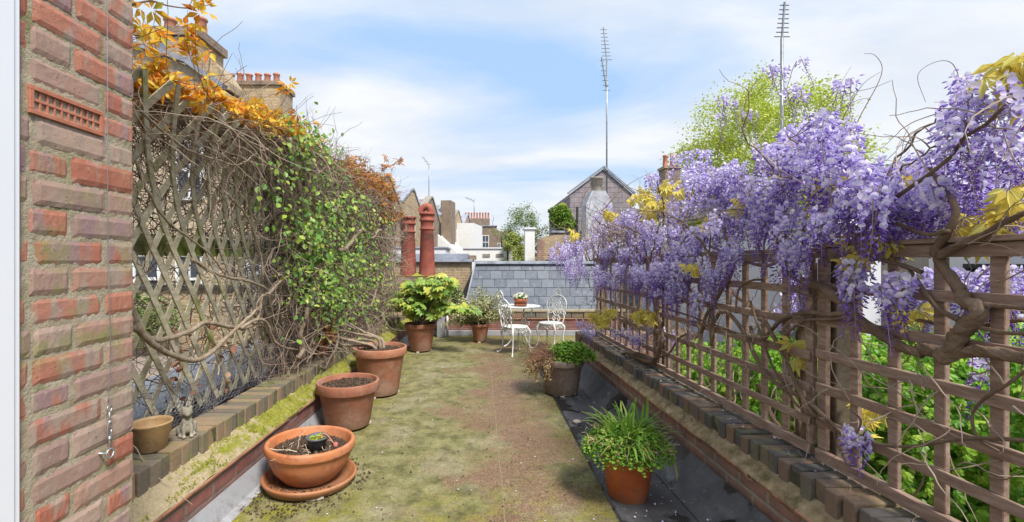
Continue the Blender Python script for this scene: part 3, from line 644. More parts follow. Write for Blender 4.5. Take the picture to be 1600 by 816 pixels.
# purple-flowered plant between parapet and slates
def clump(name, c, r, n, size, mat, par, tmpl=OVAL, up=.3, shell=.0):
    m = MB(); d = rng.normal(size=(n, 3)); d /= np.linalg.norm(d, axis=1)[:, None]; rad = rng.uniform(shell, 1, n) ** (1 / 2.2)
    p = np.array(c) + d * rad[:, None] * np.array(r)
    m.scatter(tmpl[0], tmpl[1], rnd_rots(n, up, size), p); return m.build(name, mat, par)
hb = thing('lavender_plant', 'small mauve flowering plant beyond the variegated potted shrub', 'plant', (-.5, 9.0, 0))
clump('foliage', (0, 0, .75), (.16, .12, .22), 500, (.03, .06), 'leaf_far', hb); clump('flower', (-.05, 0, .95), (.12, .1, .07), 220, (.02, .035), 'flower_mauve', hb)
m = MB(); m.tube([(0, 0, -.4), (0, 0, .8)], .02, 6); m.build('stem', 'bark_vine', hb)

# ---- two tall chimney pots on their stack
cs = thing('chimney_stack', 'mossy low stack carrying two tall red clay chimney pots', 'chimney', (-1.26, 9.2, 0))
bxp('stack', (-.42, -.16, -1), (.42, .30, 1.10), 'stock_dark', cs)
m = MB(); m.sheet(lambda u, v: (-.43 + .86 * u, -.17 + .48 * v, 1.10 + .07 * math.sin(u * 3.14) * math.sin(v * 3.14) + .012 * mn.noise(Vector((u * 9, v * 6, 0)))), 30, 16); m.build('moss_cap', 'moss', cs, True)
for k, (dx, hh, hood) in enumerate(((-.19, 1.18, 0), (.19, 1.26, 1))):
    m = MB(); r0 = .165; dz = 1.13
    m.lathe([(r0, -.05), (r0 * .99, .0), (.13, hh * .70), (.138, hh * .71), (.152, hh * .72), (.138, hh * .735), (.128, hh * .76), (.130, hh * .84), (.148, hh * .85), (.156, hh * .865), (.148, hh * .88), (.135, hh * .90), (.138, hh * .945), (.160, hh * .95), (.160, hh * .99), (.125, hh * .99), (.118, hh * .8), (0, hh * .8)], 32, (dx, 0, dz))
    if hood: m.lathe([(0.001, 0)], 3) if 0 else None
    p = m.build('chimney_pot', 'chimney_clay', cs, True)
    if hood:
        h2 = MB(); h2.tube(smooth_path([(dx + .07, -.02, dz + hh * .93), (dx + .06, -.02, dz + hh + .06), (dx, -.02, dz + hh + .11), (dx - .09, -.02, dz + hh + .07), (dx - .14, -.02, dz + hh - .01)], 6), .07, 14, cap=False); h2.build('hood', 'chimney_clay', p, True)
    else:
        h2 = MB(); h2.ball((0, 0, 0), .012, 6, 4); vh = h2.build('vent_hole', 'post_dark', p)
        for i in range(12):
            a = i * math.tau / 12; q = vh if i == 0 else vh.copy()
            if i: COL.objects.link(q); q.parent = p
            q.location = (dx + .158 * math.cos(a), .158 * math.sin(a), dz + hh * .97)

# ---- yellow brick block with flat roof
yb = thing('brick_extension', 'low yellow stock brick block with lead roof behind the clay pots', 'building', (0, 0, 0))
bxp('wall', (-3.6, 12.6, -6), (-.28, 16, 1.36), 'stock', yb); bxp('roof', (-3.7, 12.5, 1.37), (-.2, 16.1, 1.44), 'lead', yb, .01)
bxp('roof_step', (-3.4, 13.5, 1.445), (-.35, 15.6, 1.62), 'blue_grey', yb, .01); bxp('parapet', (-.3, 12.8, 1.445), (-.12, 15.5, 1.56), 'stock_dark', yb)
wb = thing('rendered_block', 'long low white rendered building beyond the slate ridge', 'building', (0, 0, 0))
bxp('wall', (-.9, 24, -6), (1.75, 28, 2.04), 'render_white', wb); bxp('coping', (-.95, 23.94, 2.05), (1.8, 28, 2.12), 'render_lav', wb)
for x in (.15, .85): m = MB(); m.box((x, 23.96, 1.62), (x + .38, 23.995, 1.78)); m.build('vent_grille', 'render_taupe', wb)
m = MB(); m.tube([(1.45, 23.9, 2.1), (1.45, 23.9, 1.3)], .04, 8); m.build('pipe', 'dark_metal', wb)
wb2 = thing('roof_terrace', 'white walled roof terrace before the gabled brick row', 'building', (0, 0, 0))
bxp('wall', (-3.6, 18.0, -6), (-1.35, 20.4, 1.90), 'render_lav', wb2); bxp('coping', (-3.65, 17.95, 1.905), (-1.3, 20.45, 1.96), 'lead', wb2)

# ---- receding row of gabled brick houses
A0 = np.array([-5.95, 14.0]); DR = np.array([3.18, 17.3]); DR /= np.linalg.norm(DR); NR = np.array([DR[1], -DR[0]])
rowlab = ['narrow gabled brick house largely behind the orange creeper', 'gabled brick house rising just behind the creeper\'s far end', 'gabled brick house directly behind the tall clay pots',
          'gabled brick house just clear of the tall clay pots', 'gabled brick house with a tall television aerial on its peak', 'brick house with a square chimney breast and white lean-to',
          'small gabled brick house further along the row', 'most distant gabled brick house, beside the white box extension']
for i in range(8):
    s0 = i * 3.75 - 1.1; h = thing('gabled_house', rowlab[i], 'house', (0, 0, 0), 0, 'gabled brick houses receding beyond the far parapet')
    def Q(s, out_, z): q = A0 + DR * s + NR * out_; return (q[0], q[1], z)
    zp = 5.45 + .06 * ((i * 7) % 3 - 1); zl = 4.5
    prof = [(s0, -6), (s0 + 3.65, -6), (s0 + 3.65, zl - .5), (s0 + 1.95, zp), (s0 + 1.6, zp), (s0, zl)]
    n = len(prof); V = [Q(a, 0, z) for a, z in prof] + [Q(a, -.3, z) for a, z in prof]
    m = MB(); m.add(np.array(V), [tuple(range(n)), tuple(range(2 * n - 1, n - 1, -1))] + [(k, (k + 1) % n, n + (k + 1) % n, n + k) for k in range(n)]); wl = m.build('wall', ['stock_pink', 'stock', 'stock_pink', 'stock', 'stock_dark', 'stock', 'stock', 'stock_pink'][i], h)
    m = MB()
    for a, b in (((s0, zl), (s0 + 1.6, zp)), ((s0 + 1.6, zp), (s0 + 1.95, zp)), ((s0 + 1.95, zp), (s0 + 3.65, zl - .5))):
        m.hexa(np.array([Q(a[0], .06, a[1] + .003), Q(a[0], -.36, a[1] + .003), Q(b[0], -.36, b[1] + .003), Q(b[0], .06, b[1] + .003), Q(a[0], .06, a[1] + .12), Q(a[0], -.36, a[1] + .12), Q(b[0], -.36, b[1] + .12), Q(b[0], .06, b[1] + .12)]))
    m.build('coping', 'lead' if i % 2 else 'render_taupe', h)
    m = MB(); m.hexa(np.array([Q(s0 + .05, -.31, zl - .3), Q(s0 + .05, -6, zl - .3), Q(s0 + 1.65, -6, zp - .15), Q(s0 + 1.65, -.31, zp - .15), Q(s0 + .05, -.31, zl - .15), Q(s0 + .05, -6, zl - .15), Q(s0 + 1.65, -6, zp - .05), Q(s0 + 1.65, -.31, zp - .05)]))
    m.hexa(np.array([Q(s0 + 1.66, -.31, zp - .15), Q(s0 + 1.66, -6, zp - .15), Q(s0 + 3.6, -6, zl - .8), Q(s0 + 3.6, -.31, zl - .8), Q(s0 + 1.66, -.31, zp - .05), Q(s0 + 1.66, -6, zp - .05), Q(s0 + 3.6, -6, zl - .68), Q(s0 + 3.6, -.31, zl - .68)]))
    m.build('roof', 'slate_far', h)
    # sash window and black down pipe on the visible flank
    for (za, zb2) in ((2.7, 3.9), (.4, 1.7)):
        m = MB(); g = MB()
        for (a, b, z0, z1) in ((1.1, 1.16, za, zb2), (1.94, 2.0, za, zb2), (1.16, 1.94, za, za + .07), (1.16, 1.94, zb2 - .07, zb2), (1.16, 1.94, (za + zb2) / 2 - .03, (za + zb2) / 2 + .03)):
            m.hexa(np.array([Q(s0 + a, .0, z0), Q(s0 + b, .0, z0), Q(s0 + b, .06, z0), Q(s0 + a, .06, z0), Q(s0 + a, .0, z1), Q(s0 + b, .0, z1), Q(s0 + b, .06, z1), Q(s0 + a, .06, z1)]))
        f = m.build('window', 'white_paint', h)
        g.hexa(np.array([Q(s0 + 1.12, .0, za), Q(s0 + 1.98, .0, za), Q(s0 + 1.98, .03, za), Q(s0 + 1.12, .03, za), Q(s0 + 1.12, .0, zb2), Q(s0 + 1.98, .0, zb2), Q(s0 + 1.98, .03, zb2), Q(s0 + 1.12, .03, zb2)])); g.build('pane', 'glass', f)
    m = MB(); m.tube([Q(s0 + 3.5, .10, -5), Q(s0 + 3.5, .10, zl - .5)], .06, 6); m.build('down_pipe', 'dark_metal', h)
    if i == 5:
        m = MB(); m.hexa(np.array([Q(s0 + .2, .0, -5), Q(s0 + 1.6, .0, -5), Q(s0 + 1.6, .7, -5), Q(s0 + .2, .7, -5), Q(s0 + .2, .0, 5.6), Q(s0 + 1.6, .0, 5.6), Q(s0 + 1.6, .7, 5.6), Q(s0 + .2, .7, 5.6)])); m.build('chimney_breast', 'stock_dark', h)
        m = MB(); m.hexa(np.array([Q(s0 - .6, .01, -5), Q(s0 + 2.8, .01, -5), Q(s0 + 2.8, 1.3, -5), Q(s0 - .6, 1.3, -5), Q(s0 - .6, .01, 3.2), Q(s0 + 2.8, .01, 3.2), Q(s0 + 2.8, 1.3, 2.0), Q(s0 - .6, 1.3, 2.0)])); m.build('lean_to', 'render_white', h)
    if i == 7:
        m = MB(); m.hexa(np.array([Q(s0 - 2.6, .02, -5), Q(s0 + 1.2, .02, -5), Q(s0 + 1.2, 1.4, -5), Q(s0 - 2.6, 1.4, -5), Q(s0 - 2.6, .02, 4.4), Q(s0 + 1.2, .02, 4.4), Q(s0 + 1.2, 1.4, 4.4), Q(s0 - 2.6, 1.4, 4.4)])); m.build('box_extension', 'render_white', h)
# far buildings closing the view
fb = thing('terrace_house', 'distant brick house under a long chimney with nine pots', 'house', (0, 0, 0))
bxp('wall', (-1.9, 46, -6), (1.7, 52, 4.9), 'stock_dark', fb); bxp('chimney', (-1.55, 46.5, 4.9), (1.0, 47.4, 5.75), 'stock_dark', fb); bxp('roof', (-1.95, 45.9, 4.905), (1.75, 46.4, 5.0), 'lead', fb)
pots(fb, [-1.45 + i * .29 for i in range(9)], 46.95, 5.75, .65, .10)
for x in (-1.2, .2): window(fb, x, x + .7, 2.6, 4.0, 46)
fc = thing('terrace_house', 'distant brown brick house with drain pipes right of the nine-pot chimney', 'house', (0, 0, 0))
poly_wall([(1.0, -6), (3.1, -6), (3.1, 4.0), (2.6, 4.6), (1.0, 5.1)], 50, 54, 'stock_dark', fc); m = MB()
for x in (1.7, 2.4, 2.9): m.tube([(x, 49.9, -5), (x, 49.9, 4.2)], .05, 6)
m.build('down_pipe', 'dark_metal', fc); window(fc, 1.9, 2.25, 2.0, 3.4, 50)
fe = thing('terrace_house', 'low far brick house with small chimney where the row ends', 'house', (0, 0, 0))
bxp('wall', (2.9, 60, -6), (5.2, 64, 3.8), 'stock_pale', fe); bxp('roof', (2.8, 59.9, 3.805), (5.3, 64, 4.1), 'lead', fe); bxp('chimney', (3.2, 60.2, 4.1), (4.6, 60.9, 5.0), 'stock_pale', fe); window(fe, 3.6, 4.3, 2.5, 3.5, 60)
pots(fe, [3.4, 3.8, 4.2], 60.5, 5.0, .6, .12)
fw = thing('house_terrace', 'long distant brick terrace closing the skyline', 'building', (0, 0, 0)); bxp('wall', (-14, 90, -6), (60, 96, 2.6), 'stock', fw); bxp('roof', (-14, 89.8, 2.605), (60, 96, 3.0), 'slate_far', fw)

# ---- right middle distance: tan wall, white pillar, slate gable house, white chimney
gh = thing('gable_house', 'house with purple-grey slate gable and brown brick flank', 'house', (0, 0, 0))
poly_wall([(3.95, 2.2), (6.7, 2.2), (6.7, 4.35), (5.43, 5.45), (3.95, 4.35)], 20.0, 26, 'slate_far', gh, 'slate_gable')
m = MB(); m.beam((3.85, 19.95, 4.36), (5.43, 19.95, 5.53), .09, .12, (0, 1, 0)); m.beam((5.43, 19.95, 5.53), (6.8, 19.95, 4.36), .09, .12, (0, 1, 0)); m.build('verge', 'blue_grey', gh)
poly_wall([(3.72, -6), (8.5, -6), (8.5, 3.6), (3.72, 3.6)], 19.3, 19.95, 'slate_far', gh, 'slate_wall')
bxp('wall', (3.0, 18.6, -6), (4.35, 19.25, 2.55), 'stock_dark', gh); bxp('wall_coping', (2.95, 18.55, 2.56), (4.4, 19.28, 2.64), 'lead', gh)
window(gh, 3.35, 3.75, 1.6, 2.3, 18.6, bars=1)
m = MB(); m.tube([(3.95, 18.5, -2), (3.95, 18.5, 3.6)], .05, 6); m.tube([(4.15, 18.5, -2), (4.15, 18.5, 3.1)], .035, 6); m.build('down_pipe', 'dark_metal', gh)
tw = thing('garden_wall', 'tan brick wall with red brick end, by the white pillar', 'wall', (0, 0, 0))
poly_wall([(2.15, -6), (4.3, -6), (4.3, 2.5), (3.1, 2.35), (2.35, 2.3), (2.15, 2.2)], 16.4, 16.9, 'stock', tw); bxp('brick_pier', (2.05, 16.3, -6), (2.3, 16.38, 2.15), 'parapet_brick', tw); m = MB(); m.hexa(np.array([(2.35, 15.2, 1.3), (4.3, 15.2, 1.9), (4.3, 16.3, 1.95), (2.35, 16.3, 1.35), (2.35, 15.2, 1.42), (4.3, 15.2, 2.02), (4.3, 16.3, 2.07), (2.35, 16.3, 1.47)])); m.build('lean_to_roof', 'slate_far', tw)
wp = thing('wall_pillar', 'tall white rendered pillar beside the lime-green tree', 'pillar', (1.9, 17.6, 0)); bxp('shaft', (-.17, -.15, -6), (.2, .2, 2.6), 'render_white', wp); bxp('cap', (-.22, -.2, 2.605), (.25, .25, 2.68), 'render_lav', wp, .01)
wc = thing('chimney_stack', 'white rendered chimney stack with a single round pot', 'chimney', (0, 0, 0))
poly_wall([(3.55, -6), (4.42, -6), (4.42, 3.3), (4.2, 3.75), (3.75, 3.75), (3.55, 3.3)], 15.2, 15.9, 'render_dirty', wc, 'stack')
m = MB(); m.lathe([(.17, 0), (.17, .22), (.20, .24), (.19, .42), (.23, .45), (.23, .50), (.15, .50), (.14, .3), (0, .3)], 18, (3.98, 15.55, 3.75)); m.build('chimney_pot', 'render_taupe', wc, True)
wr2 = thing('lean_to', 'pale sloping roof of a low building below the white chimney', 'building', (0, 0, 0))
m = MB(); m.hexa(np.array([(2.3, 12.2, 1.1), (5.2, 12.2, 2.5), (5.2, 14.2, 2.5), (2.3, 14.2, 1.1), (2.3, 12.2, 1.22), (5.2, 12.2, 2.62), (5.2, 14.2, 2.62), (2.3, 14.2, 1.22)])); m.build('roof', 'render_dirty', wr2); poly_wall([(2.4, -6), (5.1, -6), (5.1, 2.42), (2.4, 1.1)], 12.4, 14, 'render_white', wr2)
bc = thing('chimney_stack', 'small brown brick chimney with two pots above the wisteria', 'chimney', (0, 0, 0)); bxp('stack', (5.7, 14, -6), (6.15, 14.5, 4.25), 'stock_dark', bc); bxp('cap', (5.66, 13.96, 4.255), (6.19, 14.54, 4.33), 'stock', bc); pots(bc, [5.8, 6.03], 14.25, 4.33, .38, .08)
# right neighbours close by: white rendered wall, taupe wall with coping
nw = thing('rendered_wall', 'smooth off-white rendered wall seen through the brown trellis', 'wall', (0, 0, 0))
bxp('wall', (3.3, 4.2, -6), (3.7, 10.2, 1.72), 'render_lav', nw); bxp('coping', (3.26, 4.15, 1.725), (3.74, 10.2, 1.78), 'render_white', nw)
nb = thing('boundary_wall', 'taupe rendered wall with dark coping behind the thick wisteria trunk', 'wall', (0, 0, 0))
bxp('wall', (4.4, .2, -6), (4.8, 5.3, 2.10), 'render_taupe', nb); bxp('coping', (4.34, .15, 2.105), (4.86, 5.35, 2.18), 'coping_dark', nb, .01)
nh2 = thing('white_house', 'white painted house with black-framed windows behind the near trellis', 'house', (0, 0, 0))
bxp('wall', (3.55, .2, -6), (3.95, 3.6, 1.45), 'render_white', nh2)
for (a, b) in ((2.35, 2.75), (2.9, 3.3), (1.5, 2.0)):
    m = MB()
    for yy in np.linspace(a, b - .03, 4): m.box((3.51, yy, .75), (3.545, yy + .03, 1.35))
    m.box((3.50, a, .72), (3.546, b, .75)); m.box((3.50, a, 1.35), (3.546, b, 1.38)); f = m.build('window', 'dark_metal', nh2); g = MB(); g.box((3.535, a, .75), (3.548, b, 1.35)); g.build('pane', 'glass', f)
bk = thing('brick_pier', 'weathered brown brick pier between white wall and ivy', 'pier', (0, 0, 0)); bxp('shaft', (3.0, 3.9, -6), (3.28, 4.3, 1.12), 'stock_dark', bk); bxp('cap', (2.95, 3.85, 1.125), (3.29, 4.35, 1.19), 'tile_red', bk)

# ---- left neighbours
l1 = thing('brick_house', 'yellow brick house with slanting parapet and satellite dish chimney', 'house', (0, 0, 0))
poly_wall([(-8.5, -6), (-5.1, -6), (-5.1, 4.80), (-5.75, 5.25), (-6.9, 5.75), (-8.5, 6.0)], 9.0, 12, 'stock_pale', l1)
m = MB(); m.beam((-5.02, 8.95, 4.82), (-5.75, 8.95, 5.32), .09, .16, (0, 1, 0)); m.beam((-5.75, 8.95, 5.33), (-8.0, 8.95, 6.05), .09, .16, (0, 1, 0)); m.build('coping', 'blue_grey', l1)
poly_wall([(-5.75, 5.0), (-5.12, 4.9), (-5.12, 5.05), (-5.4, 5.45), (-5.75, 5.65)], 9.3, 9.9, 'stock', l1, 'raised_parapet')
ch = bxp('chimney', (-6.95, 9.2, 4.5), (-5.75, 10.2, 5.95), 'stock', l1); bxp('chimney_cap', (-7.0, 9.15, 5.955), (-5.68, 10.25, 6.13), 'stock_dark', l1)
pots(l1, [-6.6, -5.95], 9.7, 6.13, .42, .13); m = MB(); m.tube([(-5.83, 9.12, 4.9), (-5.83, 9.12, 5.9)], .05, 8); m.build('flue_pipe', 'blue_grey', l1)
m = MB(); m.add(*(lambda V: (V, np.array([(0, i, i + 1) for i in range(1, 16)] + [(0, 16, 1)])))(np.array([(0, .05, 0)] + [(.16 * math.cos(a), -.0, .2 * math.sin(a)) for a in np.linspace(0, math.tau, 17)[:16]]) + np.array((-6.35, 9.0, 5.55)))); m.tube([(-6.35, 9.15, 5.4), (-6.35, 9.0, 5.5), (-6.3, 8.85, 5.5)], .012, 5); m.build('satellite_dish', 'blue_grey', l1)
for (a, b, z0, z1) in ((-6.0, -5.45, .55, 1.55), (-6.85, -6.3, .55, 1.55), (-6.0, -5.45, 2.6, 3.8)): window(l1, a, b, z0, z1, 9.0)
l2 = thing('brick_house', 'brown brick house whose broad chimney carries six clay pots', 'house', (0, 0, 0))
bxp('wall', (-6.9, 12.3, -6), (-4.9, 15, 4.4), 'stock', l2); bxp('chimney', (-6.55, 11.4, 2.5), (-5.02, 12.2, 5.80), 'stock', l2); bxp('chimney_cap', (-6.6, 11.35, 5.805), (-4.97, 12.25, 5.9), 'stock_dark', l2); pots(l2, [-6.45 + i * .235 for i in range(6)], 11.8, 5.9, .34, .085)
m = MB(); m.tube([(-5.9, 11.33, 4.2), (-5.9, 11.33, 5.6)], .06, 8); m.build('flue_pipe', 'blue_grey', l2)
m = MB(); m.hexa(np.array([(-5.95, 9.8, 4.2), (-4.4, 9.8, 4.0), (-4.4, 11, 4.0), (-5.95, 11, 4.2), (-5.95, 9.8, 4.75), (-4.4, 9.8, 4.15), (-4.4, 11, 4.15), (-5.95, 11, 4.75)])); m.build('dormer', 'white_paint', l2)
window(l2, -5.75, -5.35, 4.1, 4.5, 9.8)
l3 = thing('terrace_house', 'pale brick house with white railings seen through the lattice', 'house', (0, 0, 0)); bxp('wall', (-5.0, 9.3, -6), (-3.6, 11, 1.9), 'stock_pale', l3); window(l3, -4.75, -4.2, .7, 1.6, 9.3); m = MB()
for x in np.linspace(-5.0, -3.7, 16): m.box((x, 9.0, .45), (x + .02, 9.02, .85))
m.box((-5.0, 8.99, .85), (-3.6, 9.03, .9)); m.build('railing', 'white_paint', l3)
tg = thing('garden_wall', 'warm brick garden wall seen low through the lattice', 'wall', (0, 0, 0)); bxp('wall', (-8, 7.6, -2), (-2.4, 7.85, .92), 'stock', tg); bxp('coping', (-8, 7.55, .925), (-2.35, 7.9, .99), 'coping_dark', tg)
m = MB(); m.box((-9, 1.6, -.4), (-1.93, 7.58, -.06)); tag(m.build('neighbour_roof', 'paving'), kind='structure')
gb = thing('garden_box', 'grey lead-covered upstand running along the neighbouring roof', 'upstand', (0, 0, 0)); bxp('kerb', (-3.4, 2.2, -.055), (-2.6, 7.4, .16), 'paving', gb, .02); bxp('capping', (-3.44, 2.15, .165), (-2.56, 7.45, .19), 'slate', gb, .005)
g2 = thing('garden_bush', 'green bush growing in front of the neighbour\'s brick wall', 'bush', (-5.2, 7.0, -.06)); clump('foliage', (0, 0, .55), (.7, .3, .45), 1500, (.04, .08), 'leaf_far', g2); m = MB()
for i in range(5): m.tube(walk((0, 0, 0), rng.normal(0, .4, 3) + (0, 0, 1), 8, .08, .15), taper(9, .02, .004), 5)
m.build('stem', 'bark_vine', g2)

# ---- aerials
def aerial(name, lab, x, y, z0, z1, boom, el_, n, ang=0, r=.02, par_label=None, tilt=.0, second=None):
    t = thing(name, lab, 'aerial', (x, y, z0), 0, 'roof-top television aerials'); H = z1 - z0
    m = MB(); m.tube([(0, 0, -.3), (0, 0, H * .5), (0, 0, H)], r, 8); m.build('mast', 'aerial_metal', t, True)
    def arr(p, d, nn, e, ax=(1, 0, 0)):
        mm = MB(); p = np.array(p, float); d = np.array(d, float); d /= np.linalg.norm(d); ax = np.array(ax, float); mm.tube([p, p + d * boom], r * .7, 5)
        for i in range(nn): q = p + d * boom * (i + .3) / nn; l = e * (1.2 if i == 0 else 1 - .35 * i / nn); mm.tube([q - ax * l / 2, q + ax * l / 2], r * .4, 4)
        mm.build('antenna_array', 'aerial_metal', t)
    arr((0, 0, H), (math.sin(ang), -.06 if abs(math.cos(ang)) > .5 else 0, math.cos(ang)), n, el_, (1, 0, 0) if abs(math.cos(ang)) > .5 else (.5, 0, .8))
    if second: arr((0, 0, H * second[0]), (math.sin(second[1]), -.2, math.cos(second[1])), second[2], el_ * .7)
    return t
aerial('roof_aerial', 'tallest slender aerial on the slate gable house, with two arrays', 5.57, 20, 4.0, 10.2, 1.45, .40, 9, -.12, .035, second=(.78, -.22, 7))
aerial('roof_aerial', 'tall aerial in front of the pale green tree, above the wisteria', 9.95, 15, 1.5, 8.75, 1.15, .42, 8, .04, .05)
aerial('roof_aerial', 'single bent aerial on a gabled brick house', -3.3, 29.4, 5.3, 7.6, .7, .3, 3, -.65, .025)
aerial('roof_aerial', 'small aerial with long boom above the creeper, nearest the blue chimney pot', -5.2, 18, 4.4, 5.5, .6, .2, 4, -1.2, .018)
aerial('roof_aerial', 'small aerial above the orange creeper right of the blue pot', -4.35, 18, 4.3, 5.4, .45, .2, 4, -1.2, .018)
aerial('roof_aerial', 'tiny forked aerial above the nine-pot chimney', -.6, 46.9, 5.75, 7.6, 1.0, .4, 4, -1.2, .04)
m_ = thing('chimney_stack', 'distant stack with a blue-grey tapered pot and small pot', 'chimney', (-4.86, 18.0, 0)); bxp('stack', (-.3, -.2, 0), (.28, .4, 4.25), 'stock_dark', m_); pots(m_, [-.08], 0, 4.25, .55, .15, 'blue_grey'); pots(m_, [.22], 0, 4.2, .3, .09, 'blue_grey')
m_ = thing('chimney_stack', 'distant stack with two terracotta pots half lost in orange leaves', 'chimney', (-5.75, 17.5, 0)); bxp('stack', (-.5, -.2, 0), (.5, .4, 4.15), 'stock', m_); pots(m_, [-.2, .15], 0, 4.15, .6, .13)

# ---- trees
def tree(name, label, base, h, rr, n, size, leafmat, tmpl=QUADL, cz=.62, sq=1.0, group=None, nclump=60, bark='bark_wist', clr=.22, lim=1.0):
    t = thing(name, label, 'tree', base, 0, group); m = MB(); tips = []
    tr = walk((0, 0, 0), (0, 0, 1), 10, h * .055, .04); m.tube(tr, taper(11, h * .022, h * .012), 8)
    for i in range(26):
        s = tr[rng.integers(5, 11)]; a = rng.uniform(0, math.tau); d = np.array([math.cos(a), math.sin(a), rng.uniform(.5, 1.8)])
        L_ = h * lim * rng.uniform(.25, .45); b = walk(s, d, 9, L_ / 9, .12, (0, 0, .04)); m.tube(b, taper(10, h * .006 * lim, h * .0012), 5); tips += [b[k] for k in (4, 6, 8, 9)]
        for _ in range(3):
            c = walk(b[rng.integers(4, 9)], d + rng.normal(0, .6, 3), 6, L_ / 14, .2, (0, 0, .04)); m.tube(c, taper(7, h * .0025, h * .0008), 4); tips += [c[3], c[6]]
    m.build('trunk', bark, t, True)
    # clumps of leaves over the crown's volume, denser at its skin, with gaps
    C_ = np.array((0, 0, h * cz)); d = rng.normal(size=(nclump, 3)); d /= np.linalg.norm(d, axis=1)[:, None]; rad = rng.uniform(.45, 1, nclump) ** .6
    cc = C_ + d * rad[:, None] * np.array((rr, rr, (h * (1 - cz)) * sq)); cc = np.vstack([cc, np.array(tips)[rng.permutation(len(tips))[:nclump // 2]]])
    idx = rng.integers(0, len(cc), n); sg = clr * rr * rng.uniform(.5, 1.2, len(cc))
    p = cc[idx] + rng.normal(size=(n, 3)) * sg[idx][:, None] * (.6, .6, .5)
    m = MB(); m.scatter(tmpl[0], tmpl[1], rnd_rots(n, .3, size), p); m.build('crown', leafmat, t); return t
tree('plane_tree', 'large airy lime-green tree standing behind the wisteria', (11.2, 18, -6), 15.1, 3.35, 120000, (.07, .14), 'leaf_lime', cz=.66, nclump=520, clr=.15, sq=.92, lim=.6)
tree('garden_tree', 'dark green tree top between the two wisteria masses', (11.2, 11.5, -6), 10.3, 1.6, 6000, (.07, .14), 'leaf_far', cz=.78, nclump=60)
tree('garden_tree', 'small lime-yellow tree beside the white pillar', (1.75, 24, -6), 9.1, .62, 15000, (.06, .12), 'leaf_farlime', cz=.80, nclump=60, clr=.3)
tree('garden_tree', 'pale thin-leaved tree beyond the lime-yellow tree', (2.5, 27, -6), 10.8, 1.1, 10000, (.06, .13), 'leaf_far', cz=.84, nclump=70, clr=.3)
rb = thing('roof_bush', 'rounded dense green bush on top of the brown brick wall', 'bush', (3.35, 18.9, 2.6))
for c, r, n in (((-.0, 0, .55), (.48, .4, .55), 3500), ((.25, 0, .25), (.40, .4, .40), 2500), ((-.35, 0, .1), (.2, .3, .5), 1200)): pass
clump('foliage', (0, 0, .60), (.48, .4, .52), 3500, (.05, .11), 'leaf_green', rb, shell=.3); clump('foliage', (-.3, .0, .85), (.22, .2, .2), 500, (.05, .11), 'leaf_far', rb); clump('foliage', (.1, 0, 1.08), (.16, .15, .14), 260, (.05, .1), 'leaf_lime', rb); clump('foliage', (.28, -.1, .25), (.40, .35, .36), 2500, (.05, .11), 'leaf_green', rb, shell=.3)
m = MB(); m.tube([(0, 0, -.1), (0, 0, .5)], .05, 6); m.build('stem', 'bark_vine', rb)
# ================================================================== POTS AND FURNITURE
def pot_profile(h, R1, r0, rim=.06, t=.014, style='rim'):
    if style == 'rim':
        rr = r0 + (R1 - t - r0) * (1 - rim / h)
        return [(0, 0.012), (r0 - .004, .012), (r0 - .002, .002), (r0, .006), (rr, h - rim - .003), (rr + .002, h - rim), (R1 - .004, h - rim + .003), (R1 - .001, h - rim + .008), (R1, h - .008), (R1 - .003, h - .002), (R1 - .008, h), (R1 - t * 1.4, h - .001), (R1 - t * 1.7, h - .008), (R1 - t * 2.2, h - .06), (R1 - t * 2.6, h - .09)]
    if style == 'plain':
        return [(0, 0), (r0 - .005, 0), (r0, .006), (R1 - .004, h - .03), (R1, h - .02), (R1, h - .005), (R1 - .004, h), (R1 - .012, h), (R1 - .014, h - .01), (R1 - .02, h - .05)]
def soil_part(par, r, z, mound=.01, rough=.008, n=26, mat='soil'):
    m = MB(); sx = rng.uniform(0, 50)
    def fn(u, v):
        rr = r * u; a = v * math.tau
        x, y = rr * math.cos(a), rr * math.sin(a)
        return (x, y, z + mound * (1 - u * u) + rough * mn.noise(Vector((x * 40 + sx, y * 40, 0))) + rough * .8 * mn.noise(Vector((x * 110 + sx, y * 110, 3))))
    m.sheet(fn, n, 72)
    k = int(60 + 900 * r * r * 8); a = rng.uniform(0, math.tau, k); rr = r * .93 * np.sqrt(rng.uniform(0, 1, k))
    bt = np.array([(-1, -1, -1), (1, -1, -1), (1, 1, -1), (-1, 1, -1), (-.7, -.7, 1), (.7, -.7, 1), (.7, .7, 1), (-.7, .7, 1)]) * .5
    m.scatter(bt, BOXF, rnd_rots(k, 0, (.006, .020)), np.stack([rr * np.cos(a), rr * np.sin(a), z + mound * (1 - (rr / r) ** 2) + rng.uniform(0, .006, k)], -1))
    return m.build('soil', mat, par)
def pot_feet(par, r, n=3, mat='clay_pale', a0=.4):
    for i in range(n):
        a = a0 + i * math.tau / n; m = MB(); m.box((-.022, -.03, -.018), (.022, .022, .004), jit=.002); o = m.build('pot_foot', mat, par, bevel=.004)
        o.location = (r * math.cos(a), r * math.sin(a), 0); o.rotation_euler = (0, 0, a - math.pi / 2)
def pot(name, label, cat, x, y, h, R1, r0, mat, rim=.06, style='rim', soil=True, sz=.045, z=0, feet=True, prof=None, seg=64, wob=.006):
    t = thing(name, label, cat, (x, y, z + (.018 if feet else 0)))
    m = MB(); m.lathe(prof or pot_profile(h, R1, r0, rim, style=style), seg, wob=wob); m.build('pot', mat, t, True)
    if soil: soil_part(t, R1 - .028, h - sz)
    if feet: pot_feet(t, r0 - .01)
    return t

